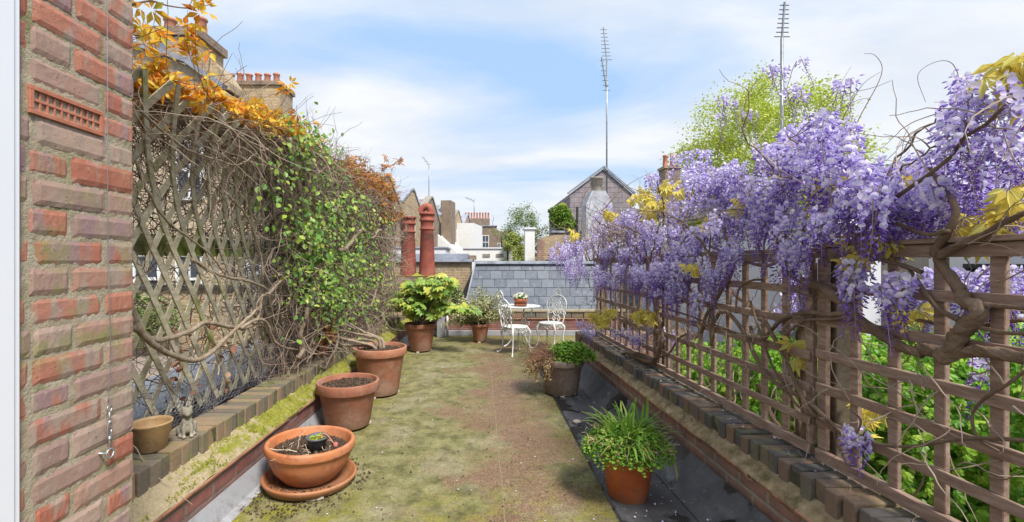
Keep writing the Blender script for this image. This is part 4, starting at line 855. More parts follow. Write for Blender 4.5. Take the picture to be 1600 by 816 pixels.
# bowl on a saucer, with a small grey pot set in the soil
bx_, by_ = -1.075, 2.88
sa = thing('plant_saucer', 'wide terracotta saucer propped on a stone under the low bowl', 'saucer', (bx_, by_, .022)); sa.rotation_euler = (R(-1.2), R(1.5), 0)
m = MB(); m.lathe([(0, .0), (.225, .0), (.245, .006), (.268, .040), (.276, .045), (.284, .040), (.285, .032), (.262, -.008), (.24, -.014), (0, -.014)][::-1], 72); m.build('dish', 'terracotta_bright', sa, True)
m = MB(); a = rng.uniform(2.2, 5.8, 240); rr = rng.uniform(.12, .25, 240); m.scatter(np.array([(-.5, -.5, 0), (.5, -.5, 0), (.5, .5, 0), (-.5, .5, 0), (0, 0, .6)]), np.array([(0, 1, 4), (1, 2, 4), (2, 3, 4), (3, 0, 4)]), rnd_rots(240, .6, (.004, .014)), np.stack([rr * np.cos(a), rr * np.sin(a), np.full(240, .004)], -1)); tag(m.build('soil_crumbs', 'soil', sa), kind='stuff')
m = MB(); m.box((-.05, -.03, 0), (.05, .03, .022), jit=.004); o = m.build('stone_chip', 'pebble', None, bevel=.006, loc=(bx_ + .11, by_ - .205, 0)); o.rotation_euler = (0, 0, .3); tag(o, 'flat pale stone chip wedged under the terracotta saucer', 'stone')
m = MB(); m.box((-.04, -.03, 0), (.04, .03, .016), jit=.004); o = m.build('stone_chip', 'pebble', None, bevel=.006, loc=(bx_ - .12, by_ + .14, 0)); tag(o, 'stone chip hidden behind, under the terracotta saucer', 'stone')
bw = thing('bowl_planter', 'low wide terracotta bowl of dug soil with pale dry roots', 'planter', (bx_ - .005, by_ + .01, .028)); bw.rotation_euler = (R(-1.2), R(1.2), 0)
m = MB(); m.lathe([(0, .004), (.13, .004), (.145, .0), (.16, .01), (.215, .075), (.245, .135), (.252, .175), (.256, .180), (.267, .186), (.270, .195), (.271, .226), (.266, .236), (.258, .239), (.248, .237), (.243, .228), (.236, .19), (.22, .15)], 80); m.build('bowl', 'terracotta_bright', bw, True)
soil_part(bw, .236, .178, .016, .022, 34)
m = MB()
for i in range(16):
    a = rng.uniform(2.2, 6.6); r_ = rng.uniform(.04, .20); m.tube(walk((r_ * math.cos(a), r_ * math.sin(a), .198), (rng.normal(), rng.normal(), .2), 12, rng.uniform(.008, .016), .35, (0, 0, -.06)), taper(13, .0022, .0012), 4)
m.tube(smooth_path([(-.215, -.10, .205), (-.20, -.13, .225), (-.16, -.14, .222), (-.09, -.12, .215), (-.04, -.12, .205)], 6), .0032, 5); m.tube(smooth_path([(-.215, -.10, .205), (-.218, -.13, .19), (-.2, -.15, .20)], 6), .003, 5)
m.build('dry_roots', 'root', bw, True)
gp = thing('small_pot', 'little dark grey plastic pot with lime succulent, sunk in the bowl', 'pot', (bx_ + .055, by_ - .03, .205))
m = MB(); m.lathe([(0, 0), (.046, 0), (.052, .06), (.056, .062), (.058, .085), (.068, .088), (.069, .098), (.063, .098), (.058, .085), (.05, .07), (0, .07)], 40); m.build('pot', 'plastic_grey', gp, True)
clump('foliage', (0, 0, .088), (.045, .045, .016), 130, (.012, .022), 'leaf_lime', gp, ROUND, .7)
m = MB(); m.tube(smooth_path([(.01, 0, .08), (.04, .0, .115), (.075, -.01, .10), (.12, -.03, .055)], 6), taper(19, .005, .003), 5); m.tube(smooth_path([(-.01, 0, .08), (.03, -.03, .11), (.06, -.03, .105)], 6), .003, 5); m.build('stem', M('redstem', [(0, (.45, .16, .06)), (1, (.60, .30, .20))], 20), gp, True)
m = MB(); m.ball((.125, -.03, .055), (.016, .014, .018), 10, 8); m.build('bulb', M('bulb', [(0, (.42, .10, .10)), (1, (.55, .22, .20))], 20), gp, True)

p2 = pot('flower_pot', 'large terracotta pot of bare soil, nearest behind the low bowl', 'pot', -1.12, 3.86, .375, .258, .178, 'terracotta_dark', .085)
p3 = pot('flower_pot', 'tall terracotta pot holding thick leaning vine stems', 'pot', -1.055, 4.80, .485, .278, .19, 'terracotta', .085)
m = MB()
for pts in (((.0, .02, .44), (-.02, 0, .56), (-.12, -.03, .60), (-.26, -.02, .62), (-.5, .05, .66)), ((-.04, .03, .44), (-.06, .0, .53), (-.15, -.02, .56), (-.3, .0, .56), (-.55, .1, .60)),
            ((-.07, 0, .44), (-.10, -.03, .49), (-.19, -.05, .50), (-.34, -.04, .50), (-.55, 0, .54)), ((.03, .05, .44), (.01, .06, .54), (-.09, .05, .59), (-.22, .1, .63), (-.45, .2, .75)), ((-.03, -.03, .44), (-.07, -.06, .5), (-.2, -.08, .54), (-.34, -.12, .58), (-.42, -.15, .62))):
    q = smooth_path(pts, 8); q += rng.normal(0, .002, q.shape); m.tube(q, taper(len(q), .019, .009), 8)
m.build('vine_stem', 'bark_vine', p3, True)

# tan pot and stone animal on the left coping
tp = thing('planter', 'empty tan glazed pot standing on the coping beside the house wall', 'pot', (-1.66, 2.30, .45))
m = MB(); m.lathe([(0, .006), (.058, .006), (.060, 0), (.063, .004), (.088, .125), (.092, .130), (.093, .137), (.090, .141), (.085, .139), (.082, .125), (.058, .02), (0, .016)], 56); m.build('pot', 'tan_glaze', tp, True)
sp = MB()
for c, r in (((0, 0, .045), (.036, .045, .042)), ((0, -.018, .07), (.028, .026, .040)), ((0, -.028, .128), (.026, .027, .026)), ((0, -.050, .122), (.013, .016, .012)), ((-.018, -.022, .150), (.009, .007, .012)), ((.018, -.022, .150), (.009, .007, .012)),
             ((-.017, -.042, .035), (.010, .011, .035)), ((.017, -.042, .035), (.010, .011, .035)), ((-.017, -.052, .007), (.011, .016, .008)), ((.017, -.052, .007), (.011, .016, .008)), ((.030, .012, .028), (.018, .030, .028)), ((-.030, .012, .028), (.018, .030, .028)),
             ((.030, -.02, .007), (.012, .02, .008)), ((-.030, -.02, .007), (.012, .02, .008)), ((.036, .045, .022), (.012, .022, .012)), ((.044, .060, .036), (.011, .014, .016)), ((.0, -.018, .10), (.022, .02, .022))): sp.ball(c, r, 16, 10)
st = sp.build('stone_ornament', 'stone', None, True, loc=(-1.605, 2.49, .449)); st.rotation_euler = (0, 0, R(38)); st.scale = (1.02, 1.02, 1.02)
rm = st.modifiers.new('remesh', 'REMESH'); rm.mode = 'VOXEL'; rm.voxel_size = .0028; rm.use_smooth_shade = True
sm_ = st.modifiers.new('smooth', 'SMOOTH'); sm_.iterations = 4; sm_.factor = .5
tag(st, 'small mossy stone animal ornament sitting beside the tan pot', 'ornament')

# big-leaved shrub in its pot
fp = pot('potted_shrub', 'terracotta pot of broad lobed yellow-green leaves by the far parapet', 'potted shrub', -.926, 7.08, .42, .246, .165, 'terracotta_dark', .07)
m = MB(); heads = []
for i in range(16):
    a = rng.uniform(0, math.tau); sp_ = rng.uniform(.2, 1.0); b = walk((rng.normal(0, .05), rng.normal(0, .05), .37), (math.cos(a) * sp_, math.sin(a) * sp_ * .8, 1), 10, rng.uniform(.045, .085), .08, (0, 0, -.01)); m.tube(b, taper(11, .011, .006), 6); heads.append(b)
stem_b = m
L_P = []; L_R = []
for b in heads:
    for k in (4, 6, 8, 9, 10):
        for _ in range(8 if k > 7 else 4):
            a = rng.uniform(0, math.tau); q = b[k]; d = np.array([math.cos(a), math.sin(a), rng.uniform(-.2, .6)]); l = rng.uniform(.06, .17); e = q + d * l + (0, 0, .02)
            stem_b.tube([q, q + d * l * .5 + (0, 0, .02), e], .0028, 4)
            y = d * np.array([1, 1, .2]) + (0, 0, -.35); y /= np.linalg.norm(y); z = np.array([0, 0, .8]) + rng.normal(0, .35, 3) + (.1, -.75, 0); z -= y * z.dot(y); z /= np.linalg.norm(z); s = rng.uniform(.12, .21)
            L_P.append(e - y * s * .2); L_R.append(np.stack([np.cross(y, z), y, z], -1) * s)
stem_b.build('stem', 'bark_vine', fp, True); m = MB(); FAT = T_star(7, .60, 1.05, .12, 270); m.scatter(FAT[0], FAT[1], np.array(L_R), np.array(L_P)); m.build('foliage', 'leaf_fatsia', fp)
# variegated shrub
vp = pot('potted_shrub', 'small terracotta pot under a fine cream-variegated bush near the chairs', 'potted shrub', .0, 7.88, .30, .165, .11, 'terracotta', .05)
m = MB(); LP = []
for i in range(110):
    a = rng.uniform(0, math.tau); sp_ = rng.uniform(.1, 1.6); b = walk((0, 0, .26), (math.cos(a) * sp_ - .28, math.sin(a) * sp_ * .6, 1), 12, rng.uniform(.028, .058), .10, (-.008, 0, -.05)); m.tube(b, taper(13, .004, .0012), 3)
    for k in range(4, 13): LP += [b[k] + rng.normal(0, .018, 3) for _ in range(13)]
m.build('stem', 'twig', vp); LP = np.array(LP); m = MB(); m.scatter(OVAL[0], OVAL[1], rnd_rots(len(LP), .35, (.018, .034)), LP); m.build('foliage', 'leaf_varieg', vp)

# weathered grey pot with succulent and dead trailing stems
wp_ = pot('potted_succulent', 'weathered grey-brown pot of green sedum with dead brown stems trailing', 'potted plant', .862, 4.80, .365, .232, .168, 'pot_grey', .07)
m = MB(); n = 4200; a = rng.uniform(0, math.tau, n); rr = .23 * np.sqrt(rng.uniform(0, 1, n)); x = .085 + rr * np.cos(a) * 1.15; y = rr * np.sin(a)
z = .385 + .13 * (1 - (rr / .25) ** 2) * rng.uniform(.4, 1.1, n) + .02 * np.sin(x * 40) * np.cos(y * 30); z -= np.clip(rr - .19, 0, 1) * 1.0
m.scatter(ROUND[0], ROUND[1], rnd_rots(n, .7, (.016, .034)), np.stack([x, y, z], -1)); m.build('foliage', 'leaf_sedum', wp_)
m = MB()
for i in range(420):
    a = rng.uniform(1.9, 4.1); r_ = rng.uniform(.03, .2); b = walk((r_ * math.cos(a), r_ * math.sin(a), .37), (math.cos(a) * 1.0 - .2, math.sin(a) * .9, rng.uniform(.3, 1.0)), 12, rng.uniform(.014, .032), .25, (0, 0, -.11)); m.tube(b, taper(13, .0022, .001), 3)
m.build('dead_stems', 'leaf_brown', wp_)
m = MB(); LP = []
for i in range(34):
    a = rng.uniform(2.5, 4.1); b = walk((.20 * math.cos(a), .20 * math.sin(a), .37), (math.cos(a), math.sin(a), .2), 12, rng.uniform(.014, .026), .2, (0, 0, -.22)); m.tube(b, .0016, 3); LP += [q + rng.normal(0, .008, 3) for q in b[2:] for _ in range(3)]
LP = np.array(LP); m.scatter(OVAL[0], OVAL[1], rnd_rots(len(LP), 0, (.014, .026)), LP); m.build('dead_leaves', M('dead_tan', [(0, (.34, .22, .10)), (1, (.52, .42, .22))], 8, .8, bump=0), wp_)

# orange pot with clover-like cushion and strap leaves
op = pot('potted_plant', 'smooth bright orange pot of low clover and long strap leaves', 'potted plant', .872, 2.69, .30, .158, .108, 'terracotta_orange', .03, style='plain', feet=False)
m = MB(); n = 7500; a = rng.uniform(0, math.tau, n); rr = .262 * rng.uniform(0, 1, n) ** .55
x = rr * np.cos(a); y = rr * np.sin(a) * .92; z = .335 + .06 * (1 - (rr / .26) ** 2) - np.clip(rr - .16, 0, 1) * .55 + rng.normal(0, .014, n) + .015 * np.sin(x * 45 + 1) * np.cos(y * 37)
m.scatter(ROUND[0], ROUND[1], rnd_rots(n, .8, (.011, .022)), np.stack([x, y, z], -1)); m.build('foliage', 'leaf_sedum', op)
m = MB(); n = 520
for i in range(n):
    a = rng.uniform(0, math.tau); r_ = rng.uniform(0, .2); b = walk((r_ * math.cos(a), r_ * math.sin(a), .34), (math.cos(a), math.sin(a), rng.uniform(.1, 1)), 6, .016, .35, (0, 0, -.1)); m.tube(b, .0012, 3)
m.build('dead_stems', M('dead_straw', [(0, (.38, .28, .13)), (1, (.58, .48, .26))], 8, .8, bump=0), op)
def strap(m, p, d, l, w_, pull):
    b = walk(p, d, 12, l / 12, .05, (0, 0, -pull)); t = np.gradient(b, axis=0); s_ = np.cross(t, (0.1, .2, 1.)); s_ /= (np.linalg.norm(s_, axis=1)[:, None] + 1e-9)
    ww = w_ * np.sin(np.clip(np.linspace(.25, 1.0, 13), 0, 1) * math.pi) ** .6 + .0008; up = np.cross(s_, t); up /= (np.linalg.norm(up, axis=1)[:, None] + 1e-9)
    V = np.stack([b - s_ * ww[:, None] + up * ww[:, None] * .5, b, b + s_ * ww[:, None] + up * ww[:, None] * .5], 1).reshape(-1, 3); Q = []
    for k in range(12): Q += [(3 * k, 3 * k + 1, 3 * k + 4, 3 * k + 3), (3 * k + 1, 3 * k + 2, 3 * k + 5, 3 * k + 4)]
    m.add(V, np.array(Q))
m = MB()
for i in range(120):
    a = rng.uniform(0, math.tau); r_ = rng.uniform(0, .15); sp_ = rng.uniform(.3, 2.4); strap(m, (r_ * math.cos(a), r_ * math.sin(a), .36), (math.cos(a) * sp_, math.sin(a) * sp_, 1), rng.uniform(.09, .20), rng.uniform(.0035, .007), rng.uniform(.08, .26))
for (dx, l) in ((-.02, .24), (.06, .26), (.10, .27), (.03, .22), (.08, .21)): strap(m, (dx, 0, .36), (dx * 1.2, 0, 1), l, .008, .01)
for i in range(46):
    a = rng.uniform(0, math.tau); r_ = rng.uniform(0, .10); sp_ = rng.uniform(.2, 1.1); strap(m, (r_ * math.cos(a), r_ * math.sin(a), .36), (math.cos(a) * sp_, math.sin(a) * sp_, 1), rng.uniform(.18, .27), rng.uniform(.005, .008), rng.uniform(.05, .15))
strap(m, (.14, -.12, .36), (.4, -.5, .2), .22, .007, .28); strap(m, (.03, -.12, .37), (.1, -.6, .2), .17, .007, .2); m.build('strap_leaves', 'leaf_grass', op, True)

# pebbles
for (x, y, r_, lab) in ((.99, 3.86, .035, 'smooth pale pebble on the gutter felt, just beyond the orange pot'), ):
    m = MB(); m.ball((0, 0, r_ * .5), (r_, r_ * .7, r_ * .5), 16, 10); tag(m.build('pebble', 'pebble', None, True, loc=(x - .17, y, .02)), lab, 'pebble')
# crumbs, twigs and fallen petals on the deck: nobody could count them
m = MB(); n = 900; x = rng.uniform(-1.3, 1.2, n); y = rng.uniform(1.6, 8.3, n) ** 1.0
m.scatter(np.array([(-.5, -.5, 0), (.5, -.5, 0), (.5, .5, 0), (-.5, .5, 0), (0, 0, .5)]), np.array([(0, 1, 4), (1, 2, 4), (2, 3, 4), (3, 0, 4)]), rnd_rots(n, 1.2, (.003, .012)), np.stack([x, y, np.where(x > .75, .03, .006)], -1))
k = 700; a = rng.uniform(0, math.tau, k); q = rng.uniform(.26, .42, k); m.scatter(np.array([(-.5, -.5, 0), (.5, -.5, 0), (.5, .5, 0), (-.5, .5, 0), (0, 0, .5)]), np.array([(0, 1, 4), (1, 2, 4), (2, 3, 4), (3, 0, 4)]), rnd_rots(k, 1.2, (.003, .014)), np.stack([bx_ + q * np.cos(a) * .95 - .03, by_ + q * np.sin(a), np.full(k, .006)], -1))
tag(m.build('soil_crumbs', 'soil'), 'dark crumbs of soil scattered over the mossy deck', 'litter', kind='stuff')
m = MB(); n = 420; y = rng.uniform(1.5, 5.5, n); x = np.where(rng.uniform(size=n) < .75, rng.uniform(.80, 1.2, n), 1.42 - .03 * y + rng.uniform(.1, .3, n)); z = np.where(x > 1.3, .462, .032)
m.scatter(OVAL[0], OVAL[1], rnd_rots(n, 1.5, (.008, .018)), np.stack([x, y, z], -1)); n = 90; m.scatter(OVAL[0], OVAL[1], rnd_rots(n, 1.5, (.008, .016)), np.stack([rng.uniform(-.9, .7, n), rng.uniform(1.8, 6, n), np.full(n, .008)], -1))
tag(m.build('fallen_petals', 'petal_pale'), 'pale lilac petals fallen along the black gutter and coping', 'petals', kind='stuff')
# loose litter along the right ledge
m = MB()
for i in range(90):
    y = rng.uniform(1.6, 5.8); u = rng.uniform(.0, .26); zz = .31 + u * .6 if u < .075 else .455; m.tube(walk((xr(y) + u, y, zz + .006), (rng.normal(), rng.normal(), 0), 6, rng.uniform(.008, .02), .25), .0012, 3)
tag(m.build('dry_twigs', 'twig_light'), 'dry bits of twig along the right-hand ledge and coping', 'litter', kind='stuff')

# low moss tufts: along the ledge, the deck's left edge and the foot of the far parapet
TUFT = (np.array([(-.35, -.3, 0), (.35, -.3, 0), (0, .4, 0), (0, 0, .8)]), np.array([(0, 1, 3), (1, 2, 3), (2, 0, 3)]))
def tufts(n, fn, size):
    p = np.array([fn() for _ in range(n * 2)]); k = np.array([mn.noise(Vector((q[0] * 9, q[1] * 6, 1.5))) for q in p]) > -.02; p = p[k][:n]
    m = MB(); m.scatter(TUFT[0], TUFT[1], rnd_rots(len(p), 1.4, size), p); return m
def ledge():
    y = rng.uniform(1.9, 8.3); u = rng.beta(1.6, 1.2); return (xl(y) - .012 - u * .125, y, .272 + u * .072)
tag(tufts(9000, ledge, (.006, .015)).build('moss_tufts', 'moss', pl), kind='stuff')
def edge():
    r_ = rng.uniform()
    if r_ < .6: y = rng.uniform(2.0, 8.4); return (xl(y) + .06 + abs(rng.normal(0, .07)), y, .002)
    if r_ < .8: return (rng.uniform(-1.2, 1.6), 8.48 - abs(rng.normal(0, .10)), .002)
    return (rng.uniform(.60, .75), rng.uniform(1.8, 5.8), .002)
tag(tufts(7000, edge, (.004, .011)).build('moss', 'moss'), 'low green moss cushions along the edges of the deck', 'moss', kind='stuff')

# ---- cast iron chairs
def cast_chair(label, x, y, rz):
    t = thing('garden_chair', label, 'chair', (x, y, 0), rz, 'white cast metal chairs at the tea table')
    SH = .40; B = .175                 # seat height, back plane at y = +B (the chair faces -y)
    m = MB(); m.lathe([(0, 0), (.17, 0), (.185, .004), (.19, .012), (.185, .018), (.17, .014), (0, .012)], 36, (0, 0, SH)); m.build('seat', 'white_iron', t, True)
    m = MB()
    for i in range(14):                # pierced apron
        a = i * math.tau / 14; c = np.array([.178 * math.cos(a), .178 * math.sin(a), SH - .03]); tg_ = np.array([-math.sin(a), math.cos(a), 0]); m.ring(c, (.036, .028), .005, tg_, (0, 0, 1), 12, 5); m.ring(c, .013, .004, tg_, (0, 0, 1), 8, 4)
        if i % 2: m.ball(c + (0, 0, -.035), .010, 8, 6)
    m.build('apron', 'white_iron', t, True)
    for sx, sy in ((-1, -1), (1, -1), (-1, 1), (1, 1)):
        m = MB(); k = .125
        q = smooth_path([(sx * k, sy * k, SH), (sx * (k + .035), sy * (k + .03), SH - .07), (sx * (k + .02), sy * (k + .018), SH - .18), (sx * (k + .02), sy * (k + .018), .14), (sx * (k + .045), sy * (k + .04), .04), (sx * (k + .085), sy * (k + .07), .012)], 6)
        m.tube(q, np.interp(np.linspace(0, 1, len(q)), (0, .2, .6, .9, 1), (.020, .019, .010, .009, .013)), 8); m.ball(tuple(q[-1]), .017, 10, 6)
        c = (sx * (k + .02), sy * (k + .018), SH - .055); dd = np.array([sx, sy, 0]) / math.sqrt(2); m.ring(c, .028, .006, dd, (0, 0, 1), 12, 5); m.build('leg', 'white_iron', t, True)
    lean = .16
    def bp(u, z): return np.array([u, B + (z - SH) * lean + .03 * (u / .2) ** 2 * -1, z])
    def bt(m, pts, r, n=8, s_=6): m.tube(smooth_path([bp(*p) for p in pts], n), r, s_)
    m = MB()
    bt(m, [(-.125, SH), (-.150, SH + .10), (-.135, SH + .16), (-.175, SH + .25), (-.165, SH + .34), (-.11, SH + .41), (-.045, SH + .435), (0, SH + .44), (.045, SH + .435), (.11, SH + .41), (.165, SH + .34), (.175, SH + .25), (.135, SH + .16), (.150, SH + .10), (.125, SH)], .010)
    m.build('back_frame', 'white_iron', t, True)
    m = MB()
    def br(u, z, ru, rz_, r, n=16): m.tube([bp(u + ru * math.cos(q), z + rz_ * math.sin(q)) for q in np.linspace(0, math.tau, n + 1)], r, 5)
    br(0, SH + .235, .078, .125, .008, 24); br(0, SH + .235, .052, .09, .005, 20); br(0, SH + .235, .030, .034, .006); br(0, SH + .30, .022, .026, .005); br(0, SH + .17, .022, .026, .005)
    for s in (-1, 1):
        br(s * .115, SH + .27, .028, .045, .006); br(s * .105, SH + .35, .024, .024, .006); br(s * .100, SH + .175, .024, .030, .006); br(s * .060, SH + .385, .022, .020, .005)
        bt(m, [(s * .03, SH + .02), (s * .07, SH + .07), (s * .035, SH + .12), (s * .06, SH + .16)], .007); br(s * .045, SH + .06, .024, .028, .006); br(s * .03, SH + .24, .014, .03, .004, 10)
        br(s * .15, SH + .155, .018, .022, .007, 10)
        for k in range(4): u = s * (.062 + .01 * k); m.tube([bp(u * .8, SH + .15 + k * .05), bp(u * 1.2, SH + .165 + k * .05)], .004, 4)
    m.build('back_scrollwork', 'white_iron', t, True)
    m = MB(); br(0, SH + .49, .042, .046, .009, 18); br(0, SH + .49, .02, .022, .005); m.ball(tuple(bp(0, SH + .55)), .015, 8, 6); br(-.04, SH + .445, .02, .014, .005, 10); br(.04, SH + .445, .02, .014, .005, 10); m.build('finial', 'white_iron', t, True)
    return t
cast_chair('ornate white cast chair with its pierced back turned to us', .54, 6.88, R(118))
cast_chair('ornate white cast chair facing us, right of the tea table', 1.13, 7.28, R(-38))
tt = thing('tea_table', 'round white cast metal tea table holding a flower pot', 'table', (.655, 7.42, 0))
m = MB(); m.lathe([(0, 0), (.30, 0), (.325, .004), (.33, .012), (.325, .020), (.30, .016), (0, .014)], 48, (0, 0, .655)); m.build('tabletop', 'white_iron', tt, True)
for i in range(3):
    a = R(-50 + 120 * i); c, s = math.cos(a), math.sin(a); m = MB()
    q = smooth_path([(.26 * c, .26 * s, .65), (.25 * c, .25 * s, .58), (.14 * c, .14 * s, .48), (.10 * c, .10 * s, .35), (.12 * c, .12 * s, .18), (.20 * c, .20 * s, .06), (.27 * c, .27 * s, .012)], 7)
    m.tube(q, np.interp(np.linspace(0, 1, len(q)), (0, .4, .8, 1), (.012, .011, .010, .014)), 8); m.ring((.17 * c, .17 * s, .40), .035, .006, (c, s, 0), (0, 0, 1), 12, 5); m.ring((.22 * c, .22 * s, .56), .03, .005, (c, s, 0), (0, 0, 1), 12, 5); m.build('leg', 'white_iron', tt, True)
m = MB(); m.ring((0, 0, .33), .10, .007, (1, 0, 0), (0, 1, 0), 20, 5); m.build('brace_ring', 'white_iron', tt, True)
# flower pot with white flowers on its saucer
fs = thing('plant_saucer', 'small orange clay saucer on the white tea table', 'saucer', (.655, 7.36, .675)); m = MB(); m.lathe([(0, 0), (.098, 0), (.104, .028), (.108, .032), (.110, .040), (.103, .040), (.098, .010), (0, .010)], 36); m.build('dish', 'terracotta_orange', fs, True)
ff = thing('flower_pot', 'clay pot of white daisies in the middle of the tea table', 'potted flowers', (.655, 7.36, .687)); m = MB(); m.lathe([(0, 0), (.085, 0), (.098, .060), (.108, .062), (.112, .105), (.104, .105), (.098, .08), (0, .08)], 36); m.build('pot', 'terracotta_orange', ff, True)
clump('foliage', (0, 0, .125), (.11, .11, .05), 900, (.014, .026), 'leaf_green', ff)
m = MB(); fl = (np.array([(0, 0, 0)] + [(math.cos(a) * (1 if i % 2 else .62), math.sin(a) * (1 if i % 2 else .62), .15) for i, a in enumerate(np.linspace(0, math.tau, 17)[:16])]), np.array([(0, i, i % 16 + 1) for i in range(1, 17)]))
d = rng.normal(size=(95, 3)); d[:, 2] = np.abs(d[:, 2]) + .1; d /= np.linalg.norm(d, axis=1)[:, None]; pp = d * (.128, .128, .085) + (0, 0, .115)
z = d + rng.normal(0, .2, d.shape); z /= np.linalg.norm(z, axis=1)[:, None]; x = np.cross(z, rng.normal(size=z.shape)); x /= np.linalg.norm(x, axis=1)[:, None]
m.scatter(fl[0], fl[1], np.stack([x, np.cross(z, x), z], -1) * .016, pp); m.build('flower', 'flower_white', ff); m = MB()
for q, zz_ in zip(pp, z): m.ball(tuple(q + zz_ * .003), .004, 6, 4)
m.build('flower_centre', 'leaf_young', ff)
# ================================================================== LEFT: diamond lattice and creepers
def lx(y, z):                        # plane of the old lattice, warped towards the terrace at the top
    b = max(0, (z - 1.45)) / .7
    return xl(y) - .37 + .16 * b ** 2 * (1 + .35 * math.sin(y * 3.1)) + .02 * math.sin(y * 2.3 + z * 2)
dl = thing('lattice_fence', 'old grey-green diamond lattice warped outward under the creeper', 'trellis', (0, 0, 0))
Y0, Y1, Z0, Z1 = 1.5, 8.3, .50, 2.28
def laths(sgn, off, name):
    m = MB(); s = 1.72; y = Y0 - 1.3 if sgn > 0 else Y0
    while y < Y1 + 1.2:
        pts = []
        for k in range(19):
            z = Z0 + (Z1 - Z0) * k / 18; yy = y + sgn * (z - Z0) / s + .035 * math.sin(z * 3.2 + y * 1.7) * max(0, z - 1.0) - (.10 * max(0, z - 1.5) ** 2 if sgn < 0 else 0)
            if Y0 <= yy <= Y1: pts.append((lx(yy, z) + off, yy, z))
        if len(pts) > 2:
            p = np.array(pts); w_ = .0185; t = np.gradient(p, axis=0); t /= np.linalg.norm(t, axis=1)[:, None]; side = np.cross(t, (1, 0, 0)); side /= np.linalg.norm(side, axis=1)[:, None]; nx = np.cross(side, t)
            V = np.stack([p - side * w_ - nx * .0035, p + side * w_ - nx * .0035, p + side * w_ + nx * .0035, p - side * w_ + nx * .0035], 1).reshape(-1, 3); n = len(p)
            i = np.arange(n - 1)[:, None] * 4; j = np.arange(4)[None]; k_ = (j + 1) % 4
            m.add(V, np.stack([i + j, i + k_, i + 4 + k_, i + 4 + j], -1).reshape(-1, 4))
        y += .168
    return m.build(name, 'lath_grey', dl)
laths(-1, .005, 'lath'); laths(1, -.005, 'lath')
for (za, zb_, o_) in ((1.43, 1.55, -.035),):
    m = MB(); V = []
    for y in (1.5, 5.0):
        for dx, z in ((-.02, za), (.01, za), (.01, zb_), (-.02, zb_)): V.append((xl(y) - .40 + dx + o_ + .02, y, z))
    m.hexa(np.array(V)[[0, 1, 5, 4, 3, 2, 6, 7]]); m.build('rail', 'rail_green', dl)
for y in (2.02, 3.95, 5.85, 7.75):
    m = MB(); m.box((xl(y) - .50, y - .04, -.05), (xl(y) - .425, y + .04, 2.3)); m.build('post', 'post_dark', dl, bevel=.004)
# galvanised mesh: an upright square grid and a crumpled strip along the coping
m = MB()
for k in range(15):
    z = 1.02 + k * .04; m.tube([(xl(y) - .315 + .012 * math.sin(y * 9 + k), y, z + .01 * math.sin(y * 5)) for y in np.linspace(3.05, 4.3, 20)], .0014, 3)
for y in np.arange(3.05, 4.3, .045): m.tube([(xl(y) - .313 + .012 * math.sin(y * 9 + z * 8), y + .01 * math.sin(z * 7), z) for z in np.linspace(1.0, 1.6, 12)], .0014, 3)
def crumple(y, h):
    return np.array([xl(y) - .345 + .05 * mn.noise(Vector((y * 4, h * 6, 0))) + .06 * h, y + .04 * mn.noise(Vector((y * 5, h * 7, 8))), .455 + h * (.9 + .3 * mn.noise(Vector((y * 2, 0, 5)))) + .02 * mn.noise(Vector((y * 12, h * 9, 3)))])
for h in np.linspace(0, .30, 12): m.tube([crumple(y, h) for y in np.linspace(2.05, 4.9, 90)], .0013, 3)
for y in np.arange(2.05, 4.9, .032): m.tube([crumple(y + .10 * h / .3, h) for h in np.linspace(0, .30, 9)], .0013, 3)
for y in np.arange(2.05, 4.9, .045): m.tube([crumple(y - .14 * h / .3 + .05, h) + (.015, 0, 0) for h in np.linspace(0, .26, 9)], .0012, 3)
m.build('wire_mesh', 'wire', dl)

def ztop(y): return float(np.interp(y, (2.0, 2.5, 3.0, 3.7, 4.6, 5.2, 5.9, 6.6, 7.6, 8.3), (2.24, 2.30, 2.36, 2.44, 2.46, 2.38, 2.44, 2.50, 2.46, 2.30)))
cr = thing('creeper', 'bare-stemmed creeper with orange young leaves over the diamond lattice', 'climbing plant', (0, 0, 0))
m = MB()
# thatch of dead stems lying over the top
for i in range(1500):
    y = rng.uniform(1.6, 8.0); z = ztop(y) - abs(rng.normal(0, .10)); x = xl(y) - .40 + rng.normal(0, .08)
    d = (rng.normal(0, .25), rng.choice((-1, 1)) * 1.0, rng.normal(-.12, .35)); b = walk((x, y, z), d, 14, rng.uniform(.03, .07), .13, (0, 0, -.03), .04)
    m.tube(b, taper(15, rng.uniform(.0022, .0042), .0012), 3)
# hanging sprays in front of the top of the lattice
for i in range(300):
    y = rng.uniform(1.7, 8.2); x = xl(y) - .30 + rng.normal(0, .06); b = walk((x, y, ztop(y) - rng.uniform(0, .2)), (rng.uniform(0, .5), rng.normal(0, .9), -.2), 14, rng.uniform(.02, .05), .16, (0, 0, -.07), .04); m.tube(b, taper(15, .0026, .001), 3)
